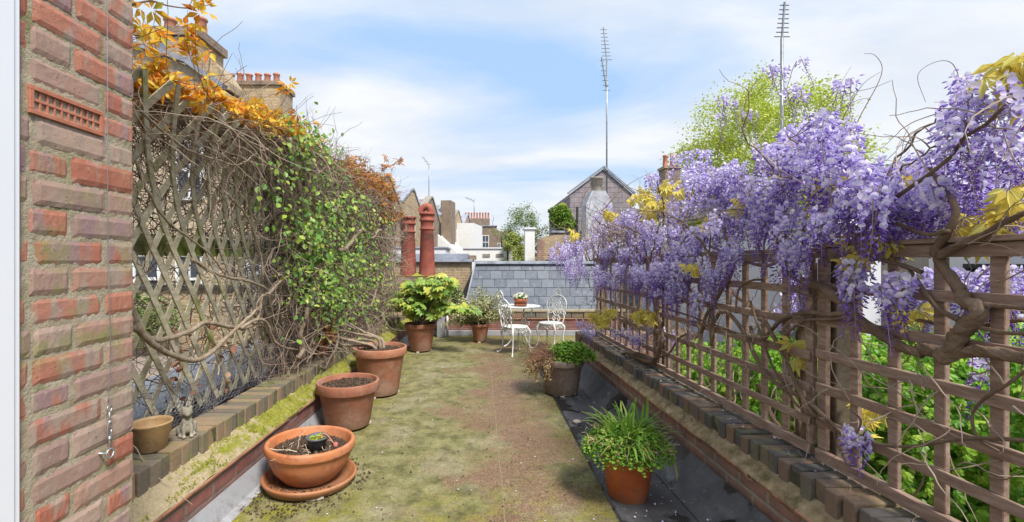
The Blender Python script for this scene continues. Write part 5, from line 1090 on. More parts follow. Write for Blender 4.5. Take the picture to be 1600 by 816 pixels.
# tangle behind the lattice
for i in range(1000):
    y = rng.uniform(1.8, 4.8); z = rng.uniform(1.45, 2.2) if i > 330 else rng.uniform(.55, 1.4) ; x = xl(y) - rng.uniform(.42, .75); b = walk((x, y, z), (rng.normal(0, .3), rng.normal(), rng.normal(0, .8)), 12, rng.uniform(.025, .05), .28); m.tube(b, taper(13, rng.uniform(.002, .005), .0015), 3)
m.build('dead_stems', 'twig', cr)
m = MB()
for i in range(130):
    y = rng.uniform(2.0, 5.0); z = rng.uniform(.5, 1.9); x = xl(y) - rng.uniform(.27, .5); b = walk((x, y, z), (rng.normal(0, .2), rng.normal(0, .7), rng.normal(0, 1)), 12, rng.uniform(.02, .05), .22); m.tube(b, taper(13, rng.uniform(.0018, .004), .001), 3)
for i in range(1100):
    y = rng.uniform(3.6, 7.5); z = rng.uniform(.5, 2.4); x = xl(y) - rng.uniform(.05, .35); b = walk((x, y, z), (rng.normal(0, .2), rng.normal(0, .8), rng.normal(-.2, 1)), 14, rng.uniform(.02, .05), .2); m.tube(b, taper(15, rng.uniform(.002, .005), .001), 3)
for i in range(620):
    y = rng.uniform(2.3, 5.0); z = ztop(y) - abs(rng.normal(0, .09)); b = walk((xl(y) - .26 + rng.normal(0, .05), y, z), (rng.normal(.1, .25), rng.choice((-1, 1)), rng.normal(-.1, .3)), 14, rng.uniform(.02, .06), .13, (0, 0, -.05), .04); m.tube(b, taper(15, rng.uniform(.0018, .0034), .001), 3)
m.build('fine_twigs', 'twig_light', cr)
# the dense thicket at the far half
m = MB()
for i in range(5200):
    y = rng.uniform(3.55, 7.5); f = min(1, (y - 3.4) / 1.2); z = rng.uniform(.42, ztop(y) + .02); x = xl(y) - .42 + rng.uniform(-.18, .20 + .16 * f) * (1 - .35 * abs(z - 1.5))
    b = walk((x, y, z), (rng.normal(0, .3), rng.normal(0, .8), rng.normal(-.3, .8)), 10, rng.uniform(.025, .06), .24); m.tube(b, taper(11, rng.uniform(.002, .0065), .0015), 3)
m.build('thicket', 'twig', cr)
# main stems traced across the lattice
def pathX(pts, X, n=6, jit=.0): return smooth_path([PX(a, b, X if np.isscalar(X) else X[i]) for i, (a, b) in enumerate(pts)], n)
def on_left(pts, off, n=6):
    o = []
    for a, b in pts:
        X = -1.7
        for _ in range(6): d = X * F / (a - 750); X = xl(d) + off
        o.append((X, d, 1.4 - (b - 408) / F * d))
    return smooth_path(o, n)
for pts, off, r0, r1 in (([(195, 510), (213, 515), (240, 531), (270, 527), (300, 516), (322, 504), (358, 511), (387, 512), (403, 496), (410, 459)], -.27, .017, .010),
                         ([(200, 470), (211, 498), (222, 522), (254, 547), (296, 563), (325, 555), (354, 528), (383, 501), (405, 480)], -.26, .019, .011),
                         ([(300, 405), (326, 422), (358, 434), (383, 438), (417, 453), (424, 480), (433, 505), (460, 538), (470, 560)], -.25, .011, .008),
                         ([(205, 160), (232, 185), (262, 212), (298, 236), (340, 250), (372, 258), (400, 240), (420, 232)], -.16, .008, .005),
                         ([(212, 250), (232, 300), (262, 345), (300, 375), (330, 400), (352, 430)], -.24, .008, .005),
                         ([(452, 215), (460, 258), (469, 300), (481, 344), (486, 380), (484, 406), (493, 440), (490, 462), (481, 480), (478, 500)], -.12, .024, .016),
                         ([(530, 392), (540, 388), (551, 376), (558, 366), (567, 360), (574, 368), (582, 372), (592, 360), (600, 366), (603, 380), (606, 408)], -.05, .024, .014),
                         ([(500, 300), (516, 322), (534, 340), (548, 352), (560, 372), (566, 395)], -.08, .018, .012),
                         ([(585, 402), (590, 428), (588, 452), (580, 476), (566, 480)], -.05, .012, .008),
                         ([(377, 513), (400, 500), (417, 505), (429, 533), (445, 543), (462, 546), (484, 546), (499, 540)], -.20, .012, .008),
                         ([(545, 517), (530, 530), (524, 545), (516, 560), (508, 575), (500, 572)], -.12, .010, .006),
                         ([(420, 460), (438, 440), (460, 425), (476, 400)], -.2, .012, .006), ([(350, 300), (380, 330), (395, 360), (408, 400), (412, 440)], -.26, .008, .006),
                         ([(560, 300), (575, 330), (580, 352), (592, 380), (600, 420), (596, 460)], -.04, .012, .008), ([(600, 330), (612, 350), (618, 390), (616, 430), (622, 470)], -.05, .010, .006),
                         ([(478, 500), (470, 520), (474, 545), (466, 560)], -.14, .018, .020), ([(340, 190), (380, 215), (420, 250), (450, 290), (470, 350)], -.15, .010, .006)):
    b = on_left(pts, off); m = MB(); m.tube(b + rng.normal(0, .0015, b.shape), taper(len(b), r0, r1), 8); m.build('stem', 'bark_vine', cr, True)
# orange crown of young leaves
def leaves_left(n, fy, fz, fx, tm, size, mat, name, par, up=.4):
    y = fy(n); z = np.array([fz(q) for q in y]); x = np.array([fx(q) for q in y]); m = MB(); m.scatter(tm[0], tm[1], rnd_rots(n, up, size), np.stack([x, y, z], -1)); return m.build(name, mat, par)
def clus(lo, hi, k, sp):
    c = rng.uniform(lo, hi, k)
    return lambda n: np.clip(c[rng.integers(0, k, n)] + rng.normal(0, sp, n), lo, hi)
leaves_left(1150, clus(2.3, 4.6, 60, .06), lambda y: ztop(y) + rng.normal(.05, .045), lambda y: xl(y) - .36 + rng.normal(0, .11), PALM, (.045, .085), 'leaf_orange', 'orange_leaves', cr)
leaves_left(50, clus(1.85, 2.45, 12, .03), lambda y: ztop(y) + rng.uniform(-.16, .12), lambda y: xl(y) - .33 + rng.normal(0, .06), PALM, (.06, .11), 'leaf_orange', 'orange_leaves', cr)
leaves_left(1500, clus(4.9, 7.4, 50, .09), lambda y: ztop(y) + rng.normal(.0, .09), lambda y: xl(y) - .36 + rng.normal(0, .14), PALM, (.05, .09), 'leaf_rust', 'rust_leaves', cr)
leaves_left(380, clus(6.4, 7.4, 12, .10), lambda y: ztop(y) - rng.uniform(0, .5), lambda y: xl(y) - .2 + rng.normal(0, .08), PALM, (.05, .09), 'leaf_rust', 'rust_leaves', cr)
def one(pts, r, par, mat='twig', name='young_shoot'): m = MB(); m.tube(pts, r, 5); return m.build(name, mat, par, True)
for (a, b) in (((205, 60), (300, 20)), ((205, 100), (290, 130)), ((205, 30), (250, 110)), ((230, 150), (215, 60))):
    p = np.array(P(*a, 2.25)); q = np.array(P(*b, 2.35)); one(smooth_path([p, (p + q) / 2 + rng.normal(0, .03, 3), q], 8), .0022, cr)
b1 = smooth_path([P(205, 8, 1.9), P(236, 2, 1.95), P(262, 9, 2.0), (P(292, 13, 2.05)), P(312, 11, 2.08), P(334, 6, 2.1)], 8); one(b1, taper(len(b1), .005, .0015), cr); b2 = smooth_path([P(292, 13, 2.05), P(300, 2, 2.06), P(306, -14, 2.07)], 6); one(b2, .002, cr)
b3 = smooth_path([P(400, 160, 3.4), P(415, 152, 3.42), P(432, 146, 3.45), P(445, 140, 3.5)], 6); one(b3, .0025, cr); b4 = smooth_path([P(590, 275, 7.0), P(604, 262, 7.0), P(616, 256, 7.0), P(628, 245, 7.0)], 6); one(b4, .006, cr)
def sprig(points, n, sp, size, mat, par, tm=PALM, name='shoot_leaves', dep=None):
    m = MB()
    for (a, b, d) in points:
        c = np.array(P(a, b, d)); m.scatter(tm[0], tm[1], rnd_rots(n, .3, size), c + rng.normal(0, sp, (n, 3)))
    return m.build(name, mat, par)
sprig([(215, 42, 2.2), (228, 75, 2.2), (245, 50, 2.25), (258, 95, 2.3), (275, 60, 2.3), (290, 42, 2.3), (300, 75, 2.35), (305, 155, 2.4), (312, 80, 2.4), (240, 120, 2.3), (222, 10, 1.95), (312, 16, 2.08), (322, 8, 2.1), (265, 130, 2.3), (440, 140, 3.5), (448, 136, 3.5)], 3, .022, (.055, .09), 'leaf_orange', cr)
sprig([(625, 250, 7.0), (615, 258, 7.0), (604, 250, 7), (598, 270, 7)], 6, .05, (.05, .08), 'leaf_rust', cr)
leaves_left(45, clus(2.5, 3.6, 10, .05), lambda y: rng.uniform(.55, 1.0), lambda y: xl(y) - .30 + rng.normal(0, .03), OVAL, (.03, .06), 'leaf_brown', 'dead_leaves', cr)
m = MB(); k = 420; c = np.array([P(a, b, 4.45) for a, b in ((500, 492), (505, 512), (498, 535), (512, 525), (495, 550))]); m.scatter(OVAL[0], OVAL[1], rnd_rots(k, 0, (.03, .06)), c[rng.integers(0, 5, k)] + rng.normal(0, .045, (k, 3)) * (.8, 1, 1)); m.build('dead_leaves', M('leaf_dead', [(0, (.20, .06, .02)), (.5, (.38, .13, .05)), (1, (.48, .22, .08))], 6, .9, bump=0, trans=.15), cr)
# green-leaved climber woven through the far half
gc = thing('climber', 'glossy green-leaved climber growing through the far half of the creeper', 'climbing plant', (0, 0, 0))
cl_ = []
for (a, b, s, w_) in ((470, 250, 26, 5), (500, 240, 24, 5), (520, 300, 34, 8), (500, 350, 36, 8), (540, 360, 36, 9), (520, 410, 40, 12), (555, 420, 34, 10), (500, 450, 34, 9), (545, 460, 32, 9), (470, 330, 20, 3), (585, 410, 20, 5), (475, 400, 20, 3), (520, 480, 24, 5), (590, 470, 22, 4), (420, 290, 16, 1), (560, 330, 20, 4), (590, 350, 14, 2), (465, 205, 14, 3), (480, 222, 14, 3)): cl_ += [(a, b, s)] * w_
LPs = []
for i in range(430):
    a, b, s = cl_[rng.integers(0, len(cl_))]; a += rng.normal(0, s * .6); b += rng.normal(0, s * .8); a = min(a, 608)
    X = -1.5
    off = rng.uniform(-.22, .03)
    for _ in range(6): d = X * F / (a - 750); X = xl(d) + off
    LPs.append((X, d, 1.4 - (b - 408) / F * d))
LPs = np.array(LPs); idx = np.repeat(np.arange(len(LPs)), 8); n = len(idx)
m = MB(); m.scatter(OVAL[0], OVAL[1], facing_rots(n, (.6, -.45, .65), .55, (.022, .062)), LPs[idx] + rng.normal(0, .08, (n, 3))); m.build('foliage', 'leaf_green', gc)
m = MB()
for p in LPs[::3]: m.tube(walk(p - (0.06, 0, .0), (rng.normal(0, .3), rng.normal(), rng.normal(-.8, .6)), 10, .03, .2), taper(11, .004, .0015), 4)
m.build('stem', 'bark_vine', gc)

# ================================================================== RIGHT: square trellis panels
def tx(y): return xr(y) + .235
ends = [(.36, 2.17), (2.20, 4.00), (4.03, 5.86)]
plab = ['brown square trellis panel nearest the camera', 'middle brown square trellis panel behind the orange pot', 'farthest brown square trellis panel, half lost in wisteria']
for pi_, (ya, yb) in enumerate(ends):
    t = thing('trellis_panel', plab[pi_], 'trellis', (0, 0, 0), 0, 'brown square trellis panels on the right parapet'); zt_ = 1.46 - .02 * pi_
    def bar(name, y0, y1, x0, x1, z0, z1):
        m = MB(); V = []
        for y in (y0, y1):
            for dx, z in ((x0, z0), (x1, z0), (x1, z1), (x0, z1)): V.append((tx(y) + dx, y, z))
        V = np.array(V)[[0, 1, 5, 4, 3, 2, 6, 7]] + rng.normal(0, .0012, (8, 3)); m.hexa(V); return m.build(name, 'trellis_brown', t, bevel=.0025)
    bar('top_rail', ya, yb, -.028, .030, zt_ + .002, zt_ + .022); bar('top_rail', ya, yb, -.012, .016, zt_ - .045, zt_)
    bar('bottom_rail', ya, yb, -.014, .014, .464, .512)
    for k in range(1, 6): z = zt_ - .045 - k * .158; bar('horizontal_slat', ya + .005, yb - .005, -.015, -.001, z, z + .042)
    nb_ = 10; st_ = (yb - ya - .048) / nb_
    for k in range(nb_ + 1):
        y = ya + k * st_; wd = .048 if k in (0, nb_) else .042; bar('vertical_slat', y, y + wd, .0, .018 if 0 < k < nb_ else .024, .513, zt_ - .046)
for k, y in enumerate((2.16, 4.0, 5.84)):
    t = MB(); t.box((tx(y) + .045, y - .045, -.8), (tx(y) + .125, y + .045, 1.40)); o = t.build('fence_post', 'post_dark', None, bevel=.004)
    tag(o, ['dark timber post behind the joint of the near trellis panels', 'dark timber post behind the joint of the far trellis panels', 'dark timber post at the far end of the trellis'][k], 'post', 'timber posts behind the trellis')

# ---- ivy behind the trellis
iv = thing('ivy', 'bright green ivy covering the ground behind the brown trellis', 'ivy', (0, 0, 0))
def ivtop(y): return float(np.interp(y, (.4, 1.6, 2.5, 3.4, 4.2, 5.4), (.90, .90, .88, .78, .62, .40)))
m = MB(); n = 30000; y = rng.uniform(.5, 5.3, n); u = rng.uniform(0, 1, n); x = 1.95 + u * 1.25
hz = np.array([ivtop(a) for a in y]); bump_ = .10 * np.sin(x * 6 + y * 4) + .07 * np.sin(y * 11 - x * 5)
front = rng.uniform(size=n) < .6
top = np.clip(hz - .85 + u * 1.1 + bump_, -.3, hz + bump_ * .6)
z = np.where(front, -.3 + (hz + .3 + bump_ * .6) * rng.uniform(0, 1, n), top + rng.normal(0, .05, n)); x = np.where(front, 2.02 + .45 * (z + .3) / 1.2 + bump_ + rng.normal(0, .07, n), x)
m.scatter(IVY[0], IVY[1], facing_rots(n, (-.75, -.45, .55), .30, (.038, .070)), np.stack([x, y, z], -1)); m.build('foliage', 'leaf_ivy', iv)
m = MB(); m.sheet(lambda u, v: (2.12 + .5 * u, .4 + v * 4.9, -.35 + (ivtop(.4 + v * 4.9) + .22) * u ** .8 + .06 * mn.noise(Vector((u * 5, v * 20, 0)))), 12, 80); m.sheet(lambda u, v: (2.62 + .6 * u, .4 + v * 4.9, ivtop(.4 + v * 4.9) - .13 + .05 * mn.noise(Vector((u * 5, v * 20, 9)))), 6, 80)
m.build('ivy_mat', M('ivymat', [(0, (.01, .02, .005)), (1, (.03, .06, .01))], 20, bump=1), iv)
m = MB()
for i in range(60): y = rng.uniform(.8, 5); m.tube(walk((2.0, y, rng.uniform(-.2, .3)), (.25, rng.normal(0, .5), 1), 14, .04, .18), taper(15, .006, .002), 4)
m.build('stem', 'bark_vine', iv)

# ================================================================== WISTERIA
ws = thing('wisteria', 'large twisted wisteria in full violet bloom over the brown trellis', 'climbing plant', (0, 0, 0))
stems = [  # (px, py) and offset of each point from the trellis plane, first and last radius
 ([(1185, 600), (1205, 650), (1235, 690)], .12, .02, .02),
 ([(1600, 560), (1560, 552), (1530, 549), (1500, 551), (1465, 548), (1436, 545)], -.03, .026, .030),
 ([(1470, 560), (1490, 545), (1500, 522), (1512, 508), (1530, 490), (1524, 478), (1506, 470), (1500, 452), (1484, 432), (1468, 408), (1462, 390), (1483, 361), (1493, 333), (1489, 315), (1470, 289), (1452, 263)], -.035, .040, .008),
 ([(1468, 400), (1503, 382), (1534, 369), (1570, 348), (1605, 330)], -.045, .021, .010),
 ([(1483, 361), (1447, 366), (1406, 351), (1385, 341), (1360, 318)], -.05, .011, .006),
 ([(1506, 471), (1540, 476), (1600, 482)], -.03, .013, .010), ([(1500, 500), (1470, 485), (1448, 462), (1434, 440), (1420, 420)], -.03, .014, .008),
 ([(1510, 515), (1560, 505), (1600, 500)], .03, .012, .009), ([(1512, 508), (1570, 520), (1610, 522)], -.03, .010, .008), ([(1500, 520), (1460, 505), (1430, 500), (1400, 498)], .03, .012, .008),
 ([(1112, 540), (1113, 510), (1119, 497), (1126, 488), (1139, 490), (1157, 512), (1170, 534), (1180, 556), (1197, 585), (1226, 608), (1255, 622), (1300, 662), (1330, 690)], -.035, .019, .012),
 ([(1186, 498), (1197, 505), (1209, 527), (1222, 552), (1240, 590), (1262, 636), (1275, 652)], -.045, .015, .011),
 ([(1330, 486), (1300, 492), (1275, 489), (1247, 491), (1222, 500), (1206, 515), (1193, 530), (1178, 524), (1172, 510)], -.03, .016, .013),
 ([(1330, 494), (1300, 499), (1262, 500), (1240, 512), (1220, 530)], -.03, .011, .009),
 ([(1172, 470), (1180, 497), (1195, 540), (1211, 580), (1246, 634), (1297, 665), (1307, 690), (1323, 726)], -.04, .010, .007),
 ([(1345, 680), (1369, 693), (1420, 698), (1486, 688), (1537, 685), (1600, 688)], -.04, .008, .009),
 ([(1607, 575), (1575, 600), (1537, 624), (1519, 650), (1528, 685), (1560, 705)], -.04, .007, .006),
 ([(1232, 424), (1255, 440), (1282, 448), (1308, 466), (1333, 490), (1384, 528), (1418, 546), (1440, 552)], -.04, .027, .026),
 ([(1148, 405), (1140, 432), (1126, 456), (1116, 474), (1104, 492), (1096, 520)], -.03, .018, .014),
 ([(1060, 418), (1082, 428), (1100, 430), (1117, 437)], -.03, .016, .016), ([(1070, 440), (1080, 455), (1092, 466), (1108, 476)], -.03, .013, .010),
 ([(1192, 437), (1176, 438), (1160, 446), (1152, 460), (1150, 490)], -.03, .010, .008), ([(1130, 440), (1150, 462), (1175, 480), (1200, 492)], .03, .016, .012),
 ([(1117, 560), (1114, 530), (1110, 500), (1120, 465), (1130, 445)], .04, .022, .018),
 ([(984, 556), (1000, 560), (1018, 566), (1028, 556), (1034, 530), (1030, 500), (1022, 470), (1020, 430)], -.05, .032, .016),
 ([(1024, 560), (1045, 552), (1060, 530), (1072, 522)], -.05, .012, .010), ([(1030, 480), (1060, 488), (1100, 502), (1150, 520)], -.04, .011, .008), ([(955, 470), (962, 490), (980, 500), (996, 520)], -.06, .014, .010),
 ([(950, 560), (975, 552), (1005, 554), (1022, 562)], -.08, .016, .020), ([(1262, 740), (1256, 700), (1262, 660), (1252, 610), (1258, 560), (1250, 520), (1270, 480)], .07, .034, .022),
 ([(1250, 700), (1248, 650), (1236, 610), (1248, 560)], .09, .026, .02), ([(1228, 400), (1200, 415), (1170, 410), (1140, 398), (1110, 385)], -.06, .014, .010), ([(1290, 400), (1320, 410), (1360, 404), (1400, 412), (1440, 425)], -.04, .010, .012),
 ([(1330, 640), (1345, 660), (1330, 690), (1322, 700)], -.05, .006, .005)]
def on_right(pts, off, n=7):
    o = []
    for a, b in pts:
        X = 1.6
        for _ in range(6): d = X * F / (a - 750); X = tx(d) + off
        o.append((X, d, 1.4 - (b - 408) / F * d))
    return smooth_path(o, n)
for pts, off, r0, r1 in stems:
    b = on_right(pts, off); n = len(b); r = .70 * taper(n, r0, r1) * (1 + .18 * np.array([mn.noise(Vector((i * .45, r0 * 900, 0))) for i in range(n)]))
    r = r * (1 + .12 * np.array([mn.noise(Vector((i * 1.3, r0 * 500, 5))) for i in range(n)])); m = MB(); m.tube(b, r, 10)
    if r0 > .0135:      # the trunk is plaited from several strands
        t_ = np.gradient(b, axis=0); t_ /= np.linalg.norm(t_, axis=1)[:, None]; u_ = np.cross(t_, (1, .1, .2)); u_ /= np.linalg.norm(u_, axis=1)[:, None]; w2 = np.cross(t_, u_)
        for k in range(3):
            ph = k * 2.1 + np.arange(n) * .22; m.tube(b + (np.cos(ph)[:, None] * u_ + np.sin(ph)[:, None] * w2) * r[:, None] * .62, r * .52, 7)
    m.build('stem', 'bark_wist', ws, True)
# arching boughs carrying the canopy
boughs = []
def bough(a, b, c, r): q = smooth_path([a, b, c], 10); boughs.append(q); return q
m = MB()
for i in range(60):
    y = rng.uniform(1.9, 6.2); x0 = tx(y) + rng.normal(0, .04); z1 = rng.uniform(1.6, 2.05); dx = rng.uniform(-.42, .35); dy = rng.normal(0, .5)
    b = smooth_path([(x0, y, 1.40), (x0 + dx * .3, y + dy * .5, (1.4 + z1) / 2 + .1), (x0 + dx, max(1.0, y + dy), z1)], 8); b += rng.normal(0, .006, b.shape); boughs.append(b); m.tube(b, taper(len(b), rng.uniform(.005, .011), .0025), 5)
m.build('bough', 'bark_wist', ws)
m = MB()
for i in range(520):
    b = boughs[rng.integers(0, len(boughs))]; p = b[rng.integers(4, len(b))]; q = walk(p, (rng.normal(-.1, .5), rng.normal(), rng.normal(.1, .6)), 12, rng.uniform(.015, .04), .18, (0, 0, -.01)); m.tube(q, taper(13, .0028, .001), 3)
for i in range(260):
    y = rng.uniform(1.2, 6.0); p = (tx(y) + rng.normal(-.02, .04), y, rng.uniform(.7, 1.5)); q = walk(p, (rng.normal(0, .2), rng.normal(), rng.normal(0, .7)), 12, rng.uniform(.015, .04), .22); m.tube(q, taper(13, .003, .001), 3)
m.build('twigs', 'twig_light', ws)
# tendrils against the sky
m = MB()
for pts, d in (([(1446, 160), (1434, 118), (1462, 97), (1488, 100), (1500, 135), (1494, 190), (1480, 260)], 1.6), ([(1322, 230), (1345, 180), (1372, 130), (1378, 104), (1366, 86), (1350, 84)], 2.0), ([(1245, 96), (1238, 110), (1232, 130)], 2.2),
               ([(1160, 190), (1168, 150), (1190, 120), (1222, 108)], 2.4), ([(1310, 200), (1330, 160), (1350, 130), (1376, 112)], 2.1), ([(1270, 200), (1284, 160), (1300, 150), (1330, 104)], 2.2), ([(1120, 250), (1130, 200), (1150, 150)], 2.6), ([(1480, 220), (1488, 180), (1492, 150), (1490, 110)], 1.6),
               ([(1460, 160), (1510, 158), (1560, 140), (1600, 120)], 1.5), ([(1400, 230), (1450, 215), (1500, 190), (1560, 180)], 1.55), ([(1400, 290), (1440, 262), (1500, 240), (1560, 225)], 1.6), ([(1040, 270), (1060, 240), (1090, 232)], 3.2), ([(940, 330), (980, 290), (1020, 268)], 4.2)):
    b = smooth_path([P(a, q, d) for a, q in pts], 8); rv = pts[0][0] in (1446, 1460, 1400); one(b, taper(len(b), *((.0007, .0022 * d / 2) if rv else (.0022 * d / 2, .0008))), ws, 'bark_wist')

# racemes: standards (pale) and keels (violet) along a hanging axis
STD = (np.array([(0, 0, 0), (-.42, .25, .10), (-.50, .62, .02), (-.24, .95, -.10), (.24, .95, -.10), (.50, .62, .02), (.42, .25, .10), (0, .55, .16)]), np.array([(0, 1, 7), (1, 2, 7), (2, 3, 7), (3, 4, 7), (4, 5, 7), (5, 6, 7), (6, 0, 7)]))
a6 = np.linspace(0, math.tau, 6)[:5]
KEEL = (np.array([(0, 0, 0)] + [(.17 * math.cos(a), .35, .15 * math.sin(a)) for a in a6] + [(.21 * math.cos(a), .72, .17 * math.sin(a) - .03) for a in a6] + [(0, 1.08, -.10)]),
        np.array([(0, 1 + i, 1 + (i + 1) % 5) for i in range(5)] + [(1 + i, 6 + i, 6 + (i + 1) % 5) for i in range(5)] + [(1 + i, 6 + (i + 1) % 5, 1 + (i + 1) % 5) for i in range(5)] + [(6 + i, 11, 6 + (i + 1) % 5) for i in range(5)]))
def raceme_mesh(L_, nf, ripe, wid=1.0):
    """ripe: share of the raceme that is fully open (from the top)"""
    m = MB(); ax = walk((0, 0, 0), (rng.normal(0, .12), rng.normal(0, .12), -1), 14, L_ / 14, .04, (0, 0, -.03)); m.tube(ax, taper(15, .0022, .001), 4, 2, cap=False)
    t = (np.arange(nf) + rng.uniform(0, 1, nf)) / nf * .97 + .03; ang = np.arange(nf) * 2.4 + rng.normal(0, .3, nf)
    f = t * 14; k = np.clip(f.astype(int), 0, 13); p = ax[k] + (ax[k + 1] - ax[k]) * (f - k)[:, None]
    op_ = np.clip((ripe - t) / .45 + .35, .0, 1.0)                  # openness
    ped = (.005 + .026 * op_ * (1 - .45 * t)) * wid; out_ = np.stack([np.cos(ang), np.sin(ang), rng.normal(.05, .2, nf)], -1); q = p + out_ * ped[:, None]
    # keels point outwards and down
    y = out_ + np.array([0, 0, -.55]) + rng.normal(0, .22, (nf, 3)); y /= np.linalg.norm(y, axis=1)[:, None]
    z = np.array([0, 0, 1.]) - y * y[:, 2:3]; z /= np.linalg.norm(z, axis=1)[:, None]; x = np.cross(y, z); s = (.010 + .012 * op_) * wid * rng.uniform(.85, 1.15, nf)
    KM = np.stack([x, y, z], -1) * s[:, None, None]; hi = t + rng.normal(0, .09, nf) < .40 * min(1.3, ripe + .35); m.scatter(KEEL[0], KEEL[1], KM[~hi], q[~hi], 1); m.scatter(KEEL[0], KEEL[1], KM[hi], q[hi], 3)
    # standards stand up behind the keel where the flower is open
    o = (op_ > .45) & (rng.uniform(size=nf) < np.interp(t, (0, .35, .6), (.95, .8, .0))); no = int(o.sum())
    y2 = out_[o] * .45 + np.array([0, 0, .75]) + rng.normal(0, .25, (no, 3)); y2 /= np.linalg.norm(y2, axis=1)[:, None]; z2 = out_[o] - y2 * (out_[o] * y2).sum(1)[:, None]; z2 /= np.linalg.norm(z2, axis=1)[:, None]
    s2 = (.011 + .011 * op_[o]) * wid * rng.uniform(.85, 1.15, no); m.scatter(STD[0], STD[1], np.stack([np.cross(y2, z2), y2, z2], -1) * s2[:, None, None], q[o] + y[o] * s[o][:, None] * .1, 0)
    return m
RMAT = ['petal_pale', 'petal_deep', 'twig_light', 'petal_mid']
def rspec(i): return [(.33, 96, .75, 1.15), (.28, 84, .70, 1.15), (.36, 98, .60, 1.1), (.22, 70, .9, 1.2), (.30, 74, .45, 1.0), (.20, 54, .7, 1.15), (.34, 88, .5, 1.1), (.25, 78, .8, 1.2), (.18, 42, .30, .95), (.28, 58, .35, .95)][i]
blobs = [  # px, py of the attach points, spread, X range, count
 (1285, 195, 50, 26, 1.45, 1.9, 15), (1240, 225, 50, 26, 1.45, 1.9, 12), (1275, 255, 60, 30, 1.40, 1.80, 17), (1225, 300, 60, 30, 1.36, 1.80, 15), (1330, 265, 40, 26, 1.4, 1.75, 9), (1350, 300, 34, 18, 1.38, 1.6, 6), (1180, 305, 45, 30, 1.38, 1.8, 11), (1270, 320, 50, 16, 1.36, 1.6, 6),
 (1105, 285, 50, 30, 1.4, 1.95, 18), (1090, 245, 34, 20, 1.5, 2.0, 8), (1140, 330, 42, 22, 1.38, 1.8, 11), (1060, 315, 38, 30, 1.4, 1.9, 12), (1040, 360, 32, 24, 1.38, 1.7, 11), (1090, 355, 40, 20, 1.4, 1.7, 6),
 (1000, 345, 38, 22, 1.3, 1.8, 20), (960, 335, 28, 20, 1.35, 1.9, 14), (975, 385, 34, 24, 1.3, 1.6, 14), (935, 370, 24, 24, 1.3, 1.8, 17), (1010, 410, 26, 20, 1.35, 1.5, 8),
 (890, 380, 20, 12, 1.05, 1.5, 15), (905, 412, 24, 14, 1.1, 1.5, 12), (875, 392, 12, 8, 1.0, 1.3, 8), (930, 425, 14, 12, 1.25, 1.4, 5),
 (1545, 130, 56, 24, 1.42, 1.85, 8), (1500, 180, 50, 26, 1.5, 1.95, 8), (1570, 185, 36, 26, 1.42, 1.8, 6), (1590, 130, 24, 20, 1.42, 1.7, 3), (1560, 245, 44, 24, 1.55, 2.0, 7),
 (1465, 245, 56, 20, 1.6, 2.2, 13), (1415, 270, 40, 18, 1.6, 2.1, 11), (1520, 285, 50, 18, 1.8, 2.4, 9), (1400, 315, 36, 14, 1.7, 2.1, 6), (1575, 300, 30, 20, 1.7, 2.2, 5),
 (1395, 290, 40, 24, 1.5, 1.8, 9), (1440, 285, 40, 20, 1.5, 1.9, 9), (1150, 270, 50, 24, 1.5, 1.9, 10), (1200, 240, 40, 20, 1.5, 1.9, 8), (1050, 280, 40, 20, 1.5, 2.0, 8),
 (1330, 410, 10, 6, 1.50, 1.56, 2), (1385, 445, 22, 6, 1.5, 1.57, 2), (1420, 430, 18, 6, 1.50, 1.58, 2), (1070, 400, 34, 18, 1.40, 1.52, 8), (1000, 425, 34, 18, 1.34, 1.5, 10), (955, 425, 24, 18, 1.3, 1.5, 9), (1040, 440, 24, 14, 1.38, 1.5, 5), (1140, 395, 30, 12, 1.42, 1.55, 5), (1240, 380, 34, 12, 1.40, 1.55, 5), (1545, 560, 6, 6, 1.75, 1.85, 1), (1555, 425, 46, 14, 2.0, 2.6, 11), (1480, 430, 50, 16, 2.0, 2.6, 8), (1245, 470, 30, 14, 1.9, 2.3, 3), (1230, 440, 40, 20, 1.9, 2.3, 3),
 (1070, 452, 28, 12, 1.42, 1.5, 5), (1110, 425, 24, 14, 1.42, 1.55, 3)]
P_ATT = []
for (a, b, sa_, sb, x0, x1, n) in blobs:
    for _ in range(max(1, int(n * 1.1 + .5))):
        kk = int(rng.choice([4, 8, 9, 6, 5])) if a > 1440 and b < 260 else None
        while True:
            u, v = rng.uniform(-1, 1, 2)
            if u * u + v * v < 1: break
        P_ATT.append((PX(a + u * sa_, b + v * sb, rng.uniform(x0, x1)), kk))
for (a, b, d, k) in ((1140, 160, 2.4, 3), (1178, 165, 2.35, 2), (1212, 105, 2.2, 3), (1240, 130, 2.15, 3), (1320, 122, 2.05, 2), (1330, 128, 2.0, 1), (1246, 95, 2.2, 1), (1120, 168, 2.5, 1)):
    for _ in range(k): P_ATT.append((P(a + rng.normal(0, 8), b + rng.normal(0, 5), d), 8))
low = [((1335, 668), 1.90), ((1342, 674), 1.88), ((1332, 410), 1.95), ((1345, 415), 1.93), ((1322, 425), 1.97), ((905, 500), 5.0), ((920, 505), 4.9), ((912, 512), 4.8), ((935, 508), 4.9), ((980, 512), 4.3), ((1000, 520), 4.2), ((1020, 512), 4.1), ((1045, 515), 3.9), ((1220, 482), 2.7), ((1235, 490), 2.6), ((960, 515), 4.5), ((925, 515), 4.6), ((990, 526), 4.2)]
for (a, b), d in low: P_ATT.append((P(a, b, d), 5))
def place_rot():
    tl = abs(rng.normal(0, .20)); az_ = rng.uniform(0, math.tau); return Matrix.Rotation(az_, 3, 'Z') @ Matrix.Rotation(tl, 3, 'X') @ Matrix.Rotation(rng.uniform(0, math.tau), 3, 'Z')
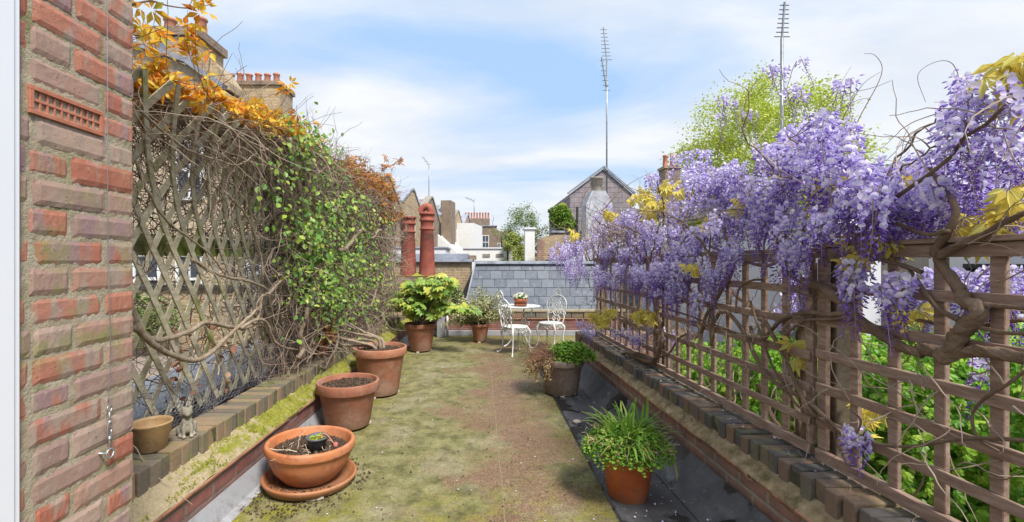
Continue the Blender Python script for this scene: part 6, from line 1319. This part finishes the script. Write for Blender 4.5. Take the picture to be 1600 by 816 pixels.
order = sorted(range(len(P_ATT)), key=lambda i: P_ATT[i][0][1]); near = set(order[:100]); protos = {}; rest = MB(); raw = [raceme_mesh(*rspec(i)) for i in range(10)]
for i, (p, kind_) in enumerate(P_ATT):
    k = kind_ if kind_ is not None else int(rng.choice([0, 1, 2, 3, 4, 5, 6, 7, 9, 8], p=[.14, .14, .12, .12, .10, .10, .10, .10, .05, .03])); r_ = place_rot(); sc = rng.uniform(.8, 1.05)
    if i == 0: pass
    if i in near:
        if k not in protos: o = raw[k].build('flower_raceme', RMAT, ws); protos[k] = o
        else: o = protos[k].copy(); COL.objects.link(o); o.parent = ws
        o.location = p; o.rotation_euler = r_.to_euler(); o.scale = (sc, sc, sc)
    else:
        A = np.array(r_) * sc
        base = rest.n
        V = np.concatenate(raw[k].V) @ A.T + np.array(p); rest.V.append(V)
        for I_, C_, Mi_ in zip(raw[k].I, raw[k].C, raw[k].MI): rest.I.append(I_ + base); rest.C.append(C_); rest.MI.append(Mi_)
        rest.n += len(V)
tag(rest.build('flower_racemes', RMAT, ws), kind='stuff')
# young bronze-yellow leaves
m = MB()
PIN = T_palm(5, .15, 150)
yl = [(1010, 305, 3.9, 5), (1030, 320, 3.8, 5), (1015, 335, 3.8, 4), (990, 310, 4.2, 3), (1298, 288, 1.95, 2), (1330, 292, 1.9, 3), (1345, 300, 1.9, 2), (1372, 292, 1.85, 2), (1590, 100, 1.36, 4), (1597, 120, 1.36, 3), (1570, 325, 1.5, 3), (1520, 362, 1.55, 3), (1515, 350, 1.6, 2), (930, 495, 4.9, 6), (950, 490, 4.7, 5), (940, 505, 4.7, 4), (1000, 492, 4.0, 6), (1020, 495, 3.9, 4),
      (1260, 545, 2.3, 3), (1250, 555, 2.35, 2), (1345, 640, 2.0, 3), (1360, 655, 1.95, 1), (1345, 380, 1.9, 3), (1385, 375, 1.8, 2), (1165, 305, 2.6, 2), (1108, 352, 3.0, 2), (952, 335, 4.4, 3), (1060, 300, 3.4, 2), (895, 365, 5.5, 3), (1345, 410, 1.85, 2), (1405, 490, 1.75, 2), (1085, 420, 3.0, 2), (1595, 300, 1.4, 2), (1040, 290, 3.6, 4)]
for (a, b, d, k) in yl: m.scatter(PIN[0], PIN[1], facing_rots(k * 3, (-.3, -.8, .4), .5, (.045, .09)), np.array(P(a, b, d)) + rng.normal(0, .028, (k * 3, 3)))
m.build('young_leaves', 'leaf_young', ws)
